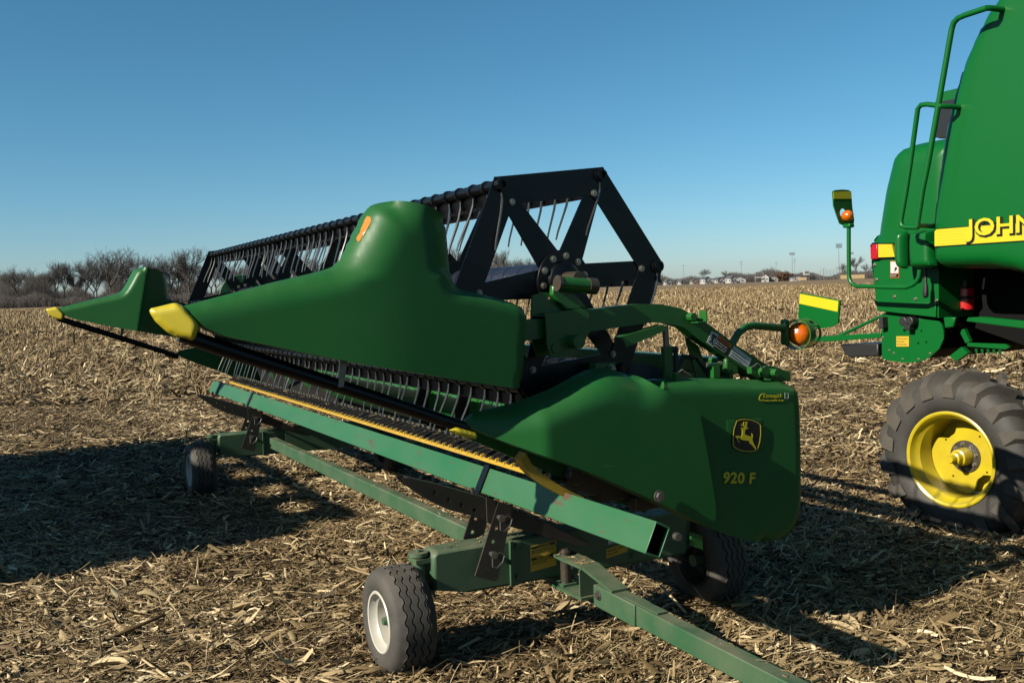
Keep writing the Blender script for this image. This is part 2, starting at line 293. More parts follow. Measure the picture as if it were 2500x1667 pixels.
# ------------------------------------------------------------------ outlines, metres in the machine frame
T = {
 'upper': [(0.57,1.638),(0.759,1.682),(0.873,1.709),(1.007,1.736),(1.079,1.754),(1.107,1.768),(1.131,1.796),(1.165,1.85),(1.2,1.916),(1.228,1.965),(1.246,1.98),(1.286,1.989),(1.338,1.985),(1.434,1.962),(1.496,1.935),(1.523,1.908),(1.527,1.884),(1.533,1.802),(1.54,1.685),(1.553,1.675),(1.692,1.64),(1.789,1.613),(1.824,1.591),(1.834,1.556),(1.825,1.46),(1.814,1.35),(1.801,1.296),(1.763,1.281),(1.545,1.325),(1.32,1.376),(1.094,1.427),(0.936,1.468),(0.826,1.498),(0.702,1.53),(0.652,1.552),(0.623,1.571)],
 'point': [(0.572,1.64),(0.549,1.651),(0.486,1.637),(0.468,1.634),(0.465,1.625),(0.483,1.59),(0.52,1.552),(0.558,1.529),(0.598,1.516),(0.607,1.53),(0.624,1.568),(0.613,1.592)],
 'mark': [(1.2,1.928),(1.21,1.918),(1.205,1.904),(1.154,1.837),(1.14,1.83),(1.145,1.843),(1.175,1.903)],
 'shield': [(1.578,1.159),(1.614,1.188),(1.702,1.202),(1.793,1.212),(1.885,1.234),(1.98,1.261),(2.058,1.292),(2.127,1.317),(2.187,1.326),(2.257,1.318),(2.338,1.292),(2.39,1.249),(2.482,1.189),(2.597,1.125),(2.641,0.905),(2.673,0.71),(2.672,0.672),(2.649,0.626),(2.538,0.685),(2.352,0.783),(2.156,0.881),(2.005,0.952),(1.86,1.014),(1.776,1.051),(1.668,1.101),(1.628,1.122)],
 'ltip': [(1.477,1.147),(1.511,1.155),(1.596,1.124),(1.59,1.101),(1.518,1.123)],
 'rpanel': [(2.485,1.22),(2.49,1.246),(2.516,1.258),(2.654,1.251),(2.879,1.232),(3.177,1.203),(3.238,1.187),(3.268,1.151),(3.278,1.066),(3.282,0.877),(3.277,0.649),(3.255,0.557),(3.211,0.497),(3.136,0.465),(3.063,0.468),(2.862,0.535),(2.637,0.634),(2.425,0.768),(2.346,0.89),(2.353,1.145)],
 'logo': [(2.838,0.977),(2.846,1.022),(2.863,1.057),(2.887,1.061),(2.916,1.06),(2.953,1.052),(2.987,1.038),(3.005,1.024),(3.005,0.983),(2.998,0.943),(2.984,0.916),(2.965,0.908),(2.931,0.907),(2.891,0.915),(2.858,0.928),(2.84,0.942)],
 'deer': [(2.856,0.985),(2.871,0.987),(2.886,0.982),(2.893,0.99),(2.894,1.011),(2.885,1.019),(2.895,1.02),(2.906,1.02),(2.904,1.025),(2.893,1.029),(2.887,1.037),(2.896,1.034),(2.903,1.028),(2.9,1.04),(2.906,1.045),(2.907,1.032),(2.91,1.025),(2.916,1.033),(2.913,1.045),(2.919,1.038),(2.923,1.043),(2.922,1.029),(2.918,1.021),(2.929,1.017),(2.926,1.013),(2.915,1.012),(2.91,1.005),(2.907,0.991),(2.92,0.984),(2.943,0.977),(2.95,0.978),(2.948,0.991),(2.954,0.982),(2.954,0.972),(2.95,0.963),(2.957,0.945),(2.968,0.929),(2.97,0.917),(2.962,0.925),(2.949,0.939),(2.937,0.947),(2.93,0.96),(2.912,0.962),(2.888,0.969),(2.878,0.977),(2.868,0.979),(2.869,0.971),(2.876,0.961),(2.883,0.954),(2.875,0.957),(2.866,0.967),(2.862,0.975)],
 't920': [(2.78,0.803),(2.966,0.768)],
 'dealer': [(3.032,1.153),(3.152,1.143)],
 'arm': [(1.876,1.532),(2.009,1.535),(2.108,1.557),(2.218,1.562),(2.352,1.572),(2.479,1.578),(2.588,1.574),(2.699,1.552),(2.834,1.487),(3.021,1.366),(3.203,1.264),(3.139,1.207),(2.971,1.307),(2.786,1.416),(2.719,1.465),(2.63,1.49),(2.542,1.496),(2.434,1.487),(2.246,1.473),(2.105,1.464),(2.007,1.456),(1.877,1.446)],
 'brk': [(1.991,1.557),(2.123,1.565),(2.197,1.571),(2.2,1.472),(2.158,1.415),(2.101,1.376),(2.01,1.373),(1.994,1.432)],
 'qua': [(1.952,1.55),(1.959,1.63),(2.003,1.642),(2.052,1.64),(2.11,1.62),(2.188,1.571),(2.147,1.551)],
 'stick1': [(2.867,1.443),(2.909,1.424),(2.875,1.369),(2.838,1.393)],
 'stick2': [(2.909,1.424),(2.984,1.378),(2.952,1.327),(2.875,1.369)],
 'stick3': [(2.994,1.37),(3.099,1.303),(3.073,1.263),(2.964,1.323)],
 'strap': [(2.338,1.446),(2.555,1.486),(2.57,1.462),(2.362,1.4)],
 'pivot': [(3.099,1.251),(3.131,1.272),(3.173,1.269),(3.273,1.234),(3.282,1.214),(3.279,1.191),(3.135,1.211)],
 'lamparm': [(3.167,1.321),(3.194,1.376),(3.226,1.414),(3.273,1.439),(3.325,1.443),(3.517,1.422)],
 'plate': [(3.812,1.595),(3.54,1.553),(3.556,1.437),(3.604,1.42),(3.701,1.408),(3.829,1.466)],
 'pband': [(3.809,1.589),(3.548,1.549),(3.555,1.496),(3.816,1.538)],
 'skid': [(1.834,1.0),(1.853,0.96),(1.886,0.923),(1.96,0.868),(2.035,0.822),(2.097,0.79)],
 'cyl': [(2.647,1.445),(2.649,1.201)],
 'c_main': [(3.6,4.199),(3.855,3.636),(4.033,3.408),(4.064,3.355),(4.115,3.317),(4.197,3.202),(4.258,3.106),(4.313,2.999),(4.361,2.882),(4.397,2.801),(4.459,2.581),(4.492,2.402),(4.533,2.136),(4.549,2.02),(4.55,1.922),(4.545,1.782),(4.54,1.74),(4.511,1.718),(4.462,1.706),(4.26,1.698),(4.064,1.689),(3.956,1.666),(3.862,1.636),(3.782,1.598),(3.678,1.498),(3.603,1.353),(3.225,1.381),(2.942,3.923)],
 'c_hood': [(5.13,2.492),(5.106,2.548),(5.077,2.574),(5.03,2.601),(4.975,2.612),(4.911,2.616),(4.761,2.617),(4.658,2.615),(4.542,2.612),(4.542,2.361),(4.546,1.861),(5.071,1.912),(5.185,1.918),(5.265,1.927),(5.241,2.074),(5.189,2.316)],
 'c_lamp': [(5.265,1.913),(5.195,1.91),(5.194,1.801),(5.261,1.799)],
 'c_ylw': [(5.193,1.909),(5.069,1.903),(5.044,1.809),(5.194,1.812)],
 'c_tail': [(5.287,1.789),(5.282,1.795),(5.07,1.799),(4.71,1.782),(4.694,1.698),(4.695,1.365),(5.219,1.412),(5.247,1.467),(5.265,1.624)],
 'c_chop': [(5.23,1.39),(5.228,1.054),(5.141,1.04),(4.999,1.035),(4.896,1.046),(4.802,1.084),(4.722,1.148),(4.683,1.222),(4.686,1.277),(4.701,1.32),(4.721,1.342),(4.961,1.374),(5.172,1.393)],
 'c_box1': [(4.894,1.981),(4.81,1.982),(4.814,1.866),(4.814,1.717),(4.845,1.716),(4.876,1.723),(4.894,1.746),(4.902,1.812),(4.899,1.9)],
 'c_box2': [(4.756,1.975),(4.584,1.972),(4.58,1.783),(4.572,1.719),(4.748,1.717),(4.763,1.792),(4.764,1.893)],
 'c_stripe': [(4.497,1.85),(4.496,1.956),(4.479,1.974),(4.175,1.973),(3.224,1.958),(3.223,1.852),(3.858,1.85),(4.474,1.85)],
 'c_text': [(4.219,1.905),(4.219,2.028),(4.082,1.914),(4.081,2.009)],
 'c_rail': [(4.365,1.377),(4.26,1.383),(3.967,1.358),(3.725,1.341),(3.725,1.294),(3.967,1.308),(4.38,1.351)],
 'c_red': [(4.768,1.56),(4.641,1.558),(4.643,1.405),(4.77,1.405)],
 'c_hand1': [(4.001,3.277),(4.15,3.273),(4.202,3.267),(4.233,3.246),(4.248,3.207),(4.337,2.821),(4.437,2.39),(4.482,2.226),(4.522,2.031),(4.528,1.99)],
 'c_hand2': [(4.518,1.984),(4.543,1.986),(4.623,1.992),(4.653,2.007),(4.659,2.035),(4.652,2.069),(4.616,2.219),(4.577,2.408),(4.511,2.759),(4.486,2.78),(4.441,2.777),(4.33,2.745)],
 'c_lamparm': [(4.635,1.705),(4.641,1.659),(4.664,1.624),(4.698,1.603),(4.751,1.588),(4.876,1.592),(5.197,1.606),(5.241,1.63),(5.261,1.669),(5.262,1.715),(5.256,2.044)],
 'c_lplate': [(5.513,2.305),(5.542,2.314),(5.606,2.319),(5.669,2.317),(5.699,2.305),(5.708,2.186),(5.725,2.102),(5.721,2.071),(5.697,2.055),(5.622,2.055),(5.578,2.07),(5.549,2.131),(5.519,2.2)],
 'c_lband': [(5.517,2.3),(5.695,2.308),(5.698,2.252),(5.518,2.249)],
 'c_lhole': [(5.613,2.147)],
 'c_amber3': [(5.615,2.123)],
 'c_amber': [(5.256,2.122),(5.199,2.117)],
 'c_bar': [(6.306,1.169),(5.788,1.21),(5.251,1.248),(5.251,1.21),(5.746,1.168),(6.302,1.149)],
 'c_defl': [(5.725,1.141),(5.34,1.159),(5.341,1.064),(5.63,1.039),(5.684,1.076)],
 'c_deck': [(5.161,2.7),(5.149,2.989),(5.074,3.045),(4.984,3.05),(4.791,3.042),(4.793,2.645)],
 'c_grille': [(5.14,2.704),(5.078,2.963),(5.005,2.962),(4.863,2.957),(4.865,2.678)],
 'c_deer': [(4.024,2.443)],
 'c_lever': [(4.737,1.708),(4.738,1.613),(4.717,1.511)],
 'c_warn': [(5.103,1.781),(5.025,1.778),(5.027,1.656),(5.105,1.658)],
 'c_yst': [(5.09,1.226),(4.978,1.229),(4.979,1.154),(5.091,1.15)],
 'c_dark': [(4.954,1.762),(3.543,1.703),(3.541,1.179),(4.243,1.132),(4.961,1.056)],
 'c_bolts': [(5.074,1.519),(4.888,1.5),(4.709,1.485),(5.254,1.758),(5.238,1.648)],
 'c_motor': [(4.982,1.34),(4.924,1.341),(4.945,1.295)],
 'c_wheel': [(4.582,0.633)],
 'tongue_top': [(2.321,3.954,0.41),(2.331,3.86,0.41),(2.359,3.664,0.37),(2.319,3.476,0.36),(2.289,2.364,0.34)],
 'shadowpatch': [(0.758,9.157,0.0),(0.844,8.426,0.0),(0.349,8.124,0.0)],
}
# ------------------------------------------------------------------ data lists
TREES = [(-40, 395, 14, 1, 'leftmost bare tree, cut by the left picture edge'), (28, 410, 12, 3, 'low round bare tree near the left picture edge'), (62, 385, 15.5, 0, 'broad bare tree, first from the left edge'),
 (100, 405, 13, 4, 'bushy bare tree left of the slender tall one'), (124, 400, 13.5, 2, 'small bare tree beside the slender tall one'), (157, 388, 17, 2, 'slender tall bare tree above the far yellow point'),
 (205, 392, 19, 0, 'large spreading bare tree left of the far divider tower'), (242, 402, 17.5, 4, 'dense bare tree right behind the large spreading one'), (281, 386, 21, 1, 'tallest bare tree, just left of the far divider tower'),
 (322, 398, 18, 3, 'bare tree partly behind the far divider tower'), (360, 405, 16.5, 0, 'bare tree rising directly behind the far divider tower'), (412, 390, 18.5, 1, 'round crowned bare tree right of the far divider tower'),
 (445, 400, 16, 4, 'middling bare tree between round crowned and broom shaped ones'), (474, 384, 20.5, 2, 'broom shaped bare tree just left of the reel end'), (530, 402, 16, 3, 'bare tree seen through the far reel frame'),
 (600, 396, 15.5, 0, 'bare tree seen through the reel behind the first tines'), (668, 402, 14.5, 4, 'bare tree seen through the middle of the reel'), (745, 398, 15, 1, 'bare tree behind the reel left of the near tower'),
 (1085, 405, 16.5, 3, 'bare tree in the gap right of the near tower'), (1118, 398, 18, 2, 'upright bare tree right of the near tower'), (1180, 420, 14.5, 0, 'bare tree behind the near reel frame, left member'),
 (1235, 402, 16.5, 2, 'upright bare tree seen through the near reel frame'), (1290, 430, 13.5, 4, 'low bare tree seen beside the reel hub'), (1345, 470, 13, 1, 'small faint bare tree above the reel hub'),
 (1722, 930, 15, 1, 'far bare tree rising behind the white houses'), (1776, 940, 13, 3, 'far bare tree right of the tall pole'), (2062, 930, 17, 0, 'far bare tree left of the rear lamp arm'), (2098, 900, 22, 2, 'far leaning bare tree right of the rear lamp arm'), (2120, 930, 15, 4, 'far bare tree nearest the combine tail')]
HOUSES = [(1633, 900, 6.5, 8, 3.6, 2.2, 'siding', 'small white gabled house, first right of the reel', .3), (1666, 900, 5, 8, 3.2, 1.8, 'siding', 'small white house left of the first utility pole', .4),
 (1697, 910, 6, 9, 3.4, 1.6, 'siding2', 'tan low house left of the red brick one', .2), (1711, 905, 5, 6, 4.0, 1.4, 'brick', 'narrow red brick house beside the big white gable', 0),
 (1726, 880, 7.5, 10, 5.0, 2.3, 'siding', 'tall white gabled house right of the red brick one', .35), (1745, 890, 13, 8, 3.6, 1.6, 'siding2', 'long grey house right of the tall white gable', 0),
 (1757, 885, 6.5, 9, 4.0, 2.4, 'siding', 'white gabled house left of the long dark roofed one', .3), (1771, 895, 11, 8, 3.4, 1.8, 'siding2', 'long dark roofed tan house in mid row', 0),
 (1788, 870, 7, 10, 5.0, 2.6, 'siding', 'bright white gabled house beside the blue grey roof', .35), (1806, 880, 14, 9, 3.6, 2.6, 'siding', 'wide white house with blue grey roof by the second utility pole', 0),
 (1872, 885, 7.5, 10, 5.2, 2.8, 'siding', 'white gabled house right of the goal frame', -.3), (1889, 895, 10, 8, 3.6, 2.2, 'siding2', 'tan house just left of the orange tree', 0),
 (1948, 895, 12, 8, 3.6, 1.6, 'siding', 'low white building left of the press box', .1)]
POLES = [(1673, 850, 17, 'thin utility pole between the two small white houses'), (1814, 850, 19, 'tall utility pole beside the blue grey roof', False, 3), (1899, 1000, 20, 'faint utility pole above the orange tree', False, 2),
 (1944, 950, 22, 'utility pole just right of the left floodlight mast', False, 3), (1938, 950, 27, 'left floodlight mast, above the low white building', 2), (2052, 860, 31, 'tallest floodlight mast, just left of the rear lamp arm', 3),
 (2081, 1000, 27, 'floodlight mast just right of the rear lamp arm', 2), (2015, 890, 11, 'short pole at the left end of the backstop')]
BOARDS = [(2066, 890, 8, 3.6, 'tan board fence left of the rear lamp arm'), (2098, 892, 12, 3.6, 'tan board fence right of the rear lamp arm'), (1962, 890, 8, 2.6, 'low tan board fence below the press box')]
HUSKS = [(.17, 4.86, .3, .15, 'pale folded husk near the tip of the front wheel shadow'), (-2.35, 5.15, .5, .15, 'rounded husk left of middle near the shadow edge'), (-1.55, 5.05, .9, .16, 'striped curled husk left of the front trailer wheel'),
 (-1.95, 4.35, .2, .20, 'large torn husk near the lower left corner'), (-1.45, 4.48, 1.3, .13, 'small upright husk below the striped curled one'), (1.72, 5.72, .2, .14, 'husk lying in the shade behind the right trailer wheel'), (1.55, 4.45, 2.2, .17, 'long husk in sun right of the drawbar')]
# ================================================================== header trailer
YA, YF = 4.05, 8.66            # near and far axle
trailer = thing('header_trailer', 'green header trailer with long tube beam, steerable axles and drawbar, under the grain header', 'trailer', (2.3, YA, 0), LM)
e1 = Vector((math.sin(R(26)), 0, math.cos(R(26)))); e2 = Vector((math.cos(R(26)), 0, -math.sin(R(26))))
FB = Vector((1.968, 0, 0.728))
def rect_tube(path2, y0, y1, wall=0.006):
    """hollow tube along y; path2 = 4 corners in the (x,z) plane"""
    c = sum((Vector(p) for p in path2), Vector((0, 0, 0)))/4; inner = []
    for p in path2:
        d = Vector(p)-c; inner.append(c + d*(1-wall*1.5/d.length))
    mb = MB()
    V = [(p[0], y, p[2]) for y in (y0, y1) for ring in (path2, inner) for p in ring]
    F = []
    for i in range(4):
        j = (i+1) % 4
        F += [(i, j, 8+j, 8+i), (4+j, 4+i, 12+i, 12+j), (i, 4+i, 4+j, j), (8+j, 12+j, 12+i, 8+i)]
    return mb.add(V, F)
corners = [FB, FB+e1*0.118, FB+e1*0.118+e2*0.068, FB+e2*0.068]
fbm = rect_tube(corners, 2.775, 10.42).build('front_beam', 'beam', trailer, bevel=0.004)
cc = sum(corners, Vector((0, 0, 0)))/4; q_ = [cc+(p-cc)*.845 for p in corners]
rect_tube(q_, 2.79, 10.40, .003).build('beam_bore', 'chassis', fbm)  # dirty inner liner, near black to put the bore's shade into its colour
def beam_strap(y):
    mb = MB(); w = 0.05
    o = 0.004; q = [FB-e1*o-e2*o, FB+e1*(0.118+o)-e2*o, FB+e1*(0.118+o)+e2*(0.068+o), FB-e1*o+e2*(0.068+o)]
    for i in range(4):
        a, b = q[i], q[(i+1) % 4]; d = (b-a).normalized(); n = Vector((-d.z, 0, d.x)); c = (a+b)/2
        n = n if n.dot(c-(FB+e1*0.059+e2*0.034)) > 0 else -n
        P = [a-d*0.004, b+d*0.004, b+d*0.004+n*0.006, a-d*0.004+n*0.006]
        mb.add([(p.x, y+s*w/2, p.z) for s in (-1, 1) for p in P], [(0, 1, 2, 3), (7, 6, 5, 4), (0, 4, 5, 1), (1, 5, 6, 2), (2, 6, 7, 3), (3, 7, 4, 0)])
    ob = mb.build('beam_strap', 'black', trailer)
    p = FB - e1*0.02 - e2*0.03
    MB().cyl((p.x, y-0.012, p.z-0.02), (p.x, y-0.012, p.z+0.03), 0.009, 8).build('strap_bolt', 'rusty', ob)
beam_strap(4.09); beam_strap(8.7); beam_strap(10.05)
ARM = [(1.535, .862), (1.57, .862), (1.70, .817), (1.975, .712), (2.47, .445), (2.465, .428), (2.40, .44), (1.973, .612), (1.74, .702), (1.66, .752), (1.555, .835)]
def along(t, off=0):  # point on the support arm centre line
    a, b = Vector((1.56, .845)), Vector((2.45, .44)); p = a.lerp(b, t); return (p.x, p.y+off)
for ya in (YA, YF):
    holes = [circle(*along(t, o), 0.011, 10) for t, o in ((.14, -.008), (.215, -.016), (.285, -.020), (.355, -.024))]
    a = MB().prism(ARM, 'y', ya-0.10, ya-0.092, holes).prism(ARM, 'y', ya-0.03, ya-0.022, holes).build('support_arm', 'rusty', trailer)
    MB().prism([ARM[1], (1.70, .817), (1.975, .712), (2.47, .445), (2.468, .437), (1.972, .704), (1.70, .809), (1.57, .854)], 'y', ya-0.0915, ya-0.0305).build('arm_web', 'rusty', a)
    MB().prism([along(.42, .055), along(.47, .055), along(.47, -.062), along(.42, -.06)], 'y', ya-0.112, ya-0.102).build('arm_keeper', 'rusty', a)
    for yy in (ya-0.115, ya+0.10):
        ph = [circle(1.918+t*0.098, 0.40+t*0.30, 0.010, 10) for t in (0.02, .22, .42, .62, .8)]
        MB().prism([(1.862, .385), (1.96, .345), (1.975, .35), (2.066, .68), (1.99, .70)], 'y', yy, yy+0.009, ph).build('support_post', 'rusty', trailer)
    for px, pz in ((1.99, .635), (1.945, .475)):
        pin = MB().cyl((px, ya-0.15, pz), (px, ya+0.13, pz), 0.011, 10).cyl((px, ya-0.153, pz), (px, ya-0.143, pz), 0.017, 12).build('hitch_pin', 'steel', trailer)
        lp = [(px-.006, ya-.15, pz), (px+.030, ya-.155, pz+.010), (px+.046, ya-.157, pz-.008), (px+.036, ya-.157, pz-.034), (px+.006, ya-.157, pz-.058), (px-.014, ya-.155, pz-.050), (px-.012, ya-.152, pz-.012)]
        MB().tube(lp, 0.0032, 6).build('pin_loop', 'steel', pin)
    # axle
    prof = [(1.68, .34), (1.68, .49), (1.70, .51), (3.08, .51), (3.08, .285), (1.86, .30)]
    ax = MB().prism(prof, 'y', ya-0.075, ya+0.065).build('axle_beam', 'trailer', trailer, bevel=0.012)
    MB().prism([(2.055, .30), (2.068, .30), (2.068, .507), (2.055, .507)], 'y', ya-0.10, ya-0.077).build('axle_flange', 'trailer', ax)
    MB().prism([(2.0685, .302), (2.112, .302), (2.112, .50), (2.0685, .50)], 'y', ya-0.083, ya-0.0765).build('axle_plate', 'trailer', ax)
    for z in (.335, .478): bolt('axle_bolt', (2.09, ya-0.084, z), (0, -1, 0), 0.011, ax, 'trailer')
    for sx, x0 in ((1, 1.64), (-1, 3.12)):
        MB().cyl((x0, ya, .30), (x0, ya, .488), 0.032, 16).cyl((x0, ya, .4885), (x0, ya, .505), 0.045, 16).cyl((x0, ya, .5055), (x0, ya, .515), 0.012, 8)\
            .prism([(x0-.03, .315), (x0+.055, .315), (x0+.055, .335), (x0-.03, .335)], 'y', ya-.045, ya+.045)\
            .prism([(x0-.03, .46), (x0+.055, .46), (x0+.055, .48), (x0-.03, .48)], 'y', ya-.045, ya+.045).build('kingpin_bracket', 'trailer', ax)
# lower long tube and its end plates
MB().box((2.142, (YA+YF)/2, 0.40), (0.062, YF-YA-0.16, 0.092)).build('lower_rail', 'trailer', trailer, bevel=0.006)
for y in (YF-0.083,):
    pl = MB().box((2.142, y, 0.40), (0.10, 0.012, 0.18)).build('rail_flange', 'trailer', trailer)
    for z in (.325, .475): bolt('flange_bolt', (2.115, y-0.007, z), (0, -1, 0), 0.011, pl, 'trailer')
MB().prism([(2.25, .51), (2.95, .52), (2.95, .285), (2.25, .30)], 'y', YF-0.10, YF-0.078).build('far_axle_gusset', 'trailer', trailer)
# wheels
def trailer_wheel(cx, cy, side):
    rimm = 'white' if side == 'out' else 'rusty'  # right-hand rims: shade put into the colour by a dark material
    s = -1 if side == 'out' else 1; cz = 0.222; Rt, w = 0.235, 0.098
    hub = MB().cyl((cx+s*-0.09, cy, cz), (cx+s*0.05, cy, cz), 0.032, 14).cyl((cx+s*0.05, cy, cz), (cx+s*0.075, cy, cz), 0.022, 12, 0.016).build('wheel', 'trailer', trailer)
    pr = [(.128, -.085), (.150, -.098), (.185, -.103), (.212, -.094), (.226, -.078), (.231, -.058)]
    gz = [0]*len(pr)
    for g in (-.05, -.018, .018, .05):
        pr += [(.2345, g-.0042), (.224, g-.0022), (.224, g+.0022), (.2345, g+.0042)]; gz += [.0055]*4
    pr += [(.231, .058), (.226, .078), (.212, .094), (.185, .103), (.150, .098), (.128, .085)]; gz += [0]*6
    MB().lathe(pr, (cx, cy, cz), (1, 0, 0), 96, zig=gz).build('tyre', 'rubber', hub, smooth=32)
    rim = [(.132, .086*s), (.137, .093*s), (.132, .098*s), (.124, .096*s), (.118, .07*s), (.108, .06*s), (.104, .02*s), (.098, -.01*s), (.085, .0*s), (.07, .022*s), (.045, .026*s), (.02, .026*s)]
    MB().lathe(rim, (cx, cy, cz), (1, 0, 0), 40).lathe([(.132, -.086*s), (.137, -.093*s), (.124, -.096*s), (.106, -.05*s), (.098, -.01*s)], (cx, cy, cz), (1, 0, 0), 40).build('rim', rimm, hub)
    for k in range(5):
        t = 2*math.pi*k/5; bolt('wheel_nut', (cx+s*.027, cy+.055*math.cos(t), cz+.055*math.sin(t)), (s, 0, 0), .008, hub)
for y in (YA, YF):
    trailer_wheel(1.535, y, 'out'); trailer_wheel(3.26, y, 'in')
# drawbar
jaw = MB().prism([(2.285, 3.99), (2.385, 3.99), (2.385, 3.82), (2.375, 3.70), (2.275, 3.70), (2.275, 3.9)], 'z', .402, .414)\
    .prism([(2.27, 3.99), (2.385, 3.99), (2.38, 3.70), (2.27, 3.70)], 'z', .262, .274).prism([(2.285, 3.985), (2.36, 3.985), (2.36, 3.88), (2.285, 3.88)], 'z', .2745, .286)
tongue = jaw.build('drawbar_jaw', 'trailer', trailer)
MB().cyl((2.32, 3.915, .25), (2.32, 3.915, .43), 0.024, 14).cyl((2.32, 3.915, .4305), (2.32, 3.915, .445), 0.03, 10, .016).build('jaw_pin', 'grease', tongue)
def bar(a, b, w, h):
    """box bar from a to b, lying roughly along y"""
    a, b = Vector(a), Vector(b); d = (b-a).normalized(); sx = Vector((1, 0, 0)); sx = (sx-d*sx.dot(d)).normalized(); up = sx.cross(d); up = up if up.z > 0 else -up
    P = [p + sx*i*w/2 + up*j*h/2 for p in (a, b) for i, j in ((-1, -1), (1, -1), (1, 1), (-1, 1))]
    return P, [(0, 1, 2, 3), (7, 6, 5, 4), (0, 4, 5, 1), (1, 5, 6, 2), (2, 6, 7, 3), (3, 7, 4, 0)]
MB().add([(2.277, 3.70, .402), (2.373, 3.70, .402), (2.366, 3.47, .352), (2.282, 3.47, .352), (2.277, 3.70, .414), (2.373, 3.70, .414), (2.366, 3.47, .364), (2.282, 3.47, .364)],
         [(3, 2, 1, 0), (4, 5, 6, 7), (0, 1, 5, 4), (1, 2, 6, 5), (2, 3, 7, 6), (3, 0, 4, 7)]).build('drawbar_strap', 'trailer', trailer)
MB().box((2.325, 3.72, .336), (.10, .008, .12)).build('jaw_plate', 'trailer', tongue)
MB().add(*bar((2.326, 3.62, .308), (2.320, 3.30, .302), .084, .094)).build('drawbar_sleeve', 'trailer', trailer, bevel=.004)
MB().add(*bar((2.324, 3.40, .304), (2.283, 1.55, .272), .068, .084)).build('drawbar', 'trailer', trailer, bevel=.004)
MB().add(*bar((2.322, 3.40, .352), (2.318, 3.16, .348), .05, .006)).build('drawbar_lap', 'trailer', trailer)
bolt('drawbar_bolt', (2.282, 3.575, .318), (-1, 0, 0), .016, trailer, 'steel')
# decals on the near axle
yd = YA-0.0765
def flat(poly, y, t=0.0012): return MB().prism(poly, 'y', y-t, y)
def ftxt(txt, x, z, y, size, m, parent, shear=0, bold=0, dx=1.0, dz=0.0, name='lettering', space=1.0, sx=1.0):
    """text reading left to right along +x on a plane facing the near end; dx,dz = direction of the line"""
    l = math.hypot(dx, dz); cx, cz = dx/l, dz/l
    return text_mesh(MB(), txt, size, lambda a, b, c: (x+a*sx*cx-b*cz, y-c, z+a*sx*cz+b*cx), 0.0006, shear, bold, space).build(name, m, parent, smooth=0, fix=False)
cl = flat([(2.165, .345), (2.305, .355), (2.307, .475), (2.167, .465)], yd).build('caution_label', 'labely', trailer)
flat([(2.172, .449), (2.301, .458), (2.3015, .470), (2.1725, .461)], yd-.0013).build('label_band', 'decaldark', cl)
flat([(2.171, .396), (2.300, .405), (2.3005, .417), (2.1715, .408)], yd-.0013).build('label_band', 'decaldark', cl)
ftxt('CAUTION', 2.212, .4535, yd-.0028, .013, 'labely', cl, bold=.0003, dz=.07)
ftxt('IMPORTANT', 2.198, .4005, yd-.0028, .013, 'labely', cl, bold=.0003, dz=.07)
for z, t in ((.438, 'READ OPERATOR MANUAL BEFORE USE'), (.428, 'DO NOT EXCEED 20 MPH (32 KM/H)'), (.386, 'USE SAFETY CHAIN WHEN TOWING'), (.376, 'KEEP ALL BOLTS TIGHT')):
    ftxt(t, 2.176, z, yd-.0018, .0072, 'decaldark', cl, dz=.07)
wl = flat([(2.325, .318), (2.397, .324), (2.398, .376), (2.326, .371)], yd).build('maker_label', 'label', trailer)
flat(circle(2.339, .359, .008, 16), yd-.0013).build('label_mark', 'decaldark', wl)
for z, t in ((.358, 'TRAILER'), (.343, '    SERIAL'), (.329, 'NO. 0417')): ftxt(t, 2.350-(.02 if z < .33 else 0), z, yd-.0018, .010, 'decaldark', wl, dz=.07)
w2 = flat([(2.60, .408), (2.71, .42), (2.71, .50), (2.60, .50)], yd).build('notice_label', 'label', trailer)
flat([(2.604, .412), (2.706, .424), (2.706, .426), (2.604, .414)], yd-.0013).build('label_line', 'decaldark', w2)
y2 = flat([(2.585, .342), (2.71, .358), (2.712, .404), (2.587, .388)], yd).build('warning_label', 'labely', trailer)
for z, t in ((.372, 'WARNING EQUIPMENT'), (.356, 'STAY CLEAR')): ftxt(t, 2.592, z, yd-.0018, .0115, 'decaldark', y2, dz=.12)
bolt('axle_end_bolt', (2.74, yd-.002, .335), (0, -1, 0), .012, trailer, 'trailer')

# ================================================================== grain header
YN, YE = 3.40, 9.90            # divider planes, near and far
header = thing('grain_header', 'dark green grain header with black reel and yellow divider points, resting on the trailer', 'harvest header', (2.6, 6.6, 0.72), LM)
YM = (YN+YE)/2
mir = lambda y: 2*YM-y
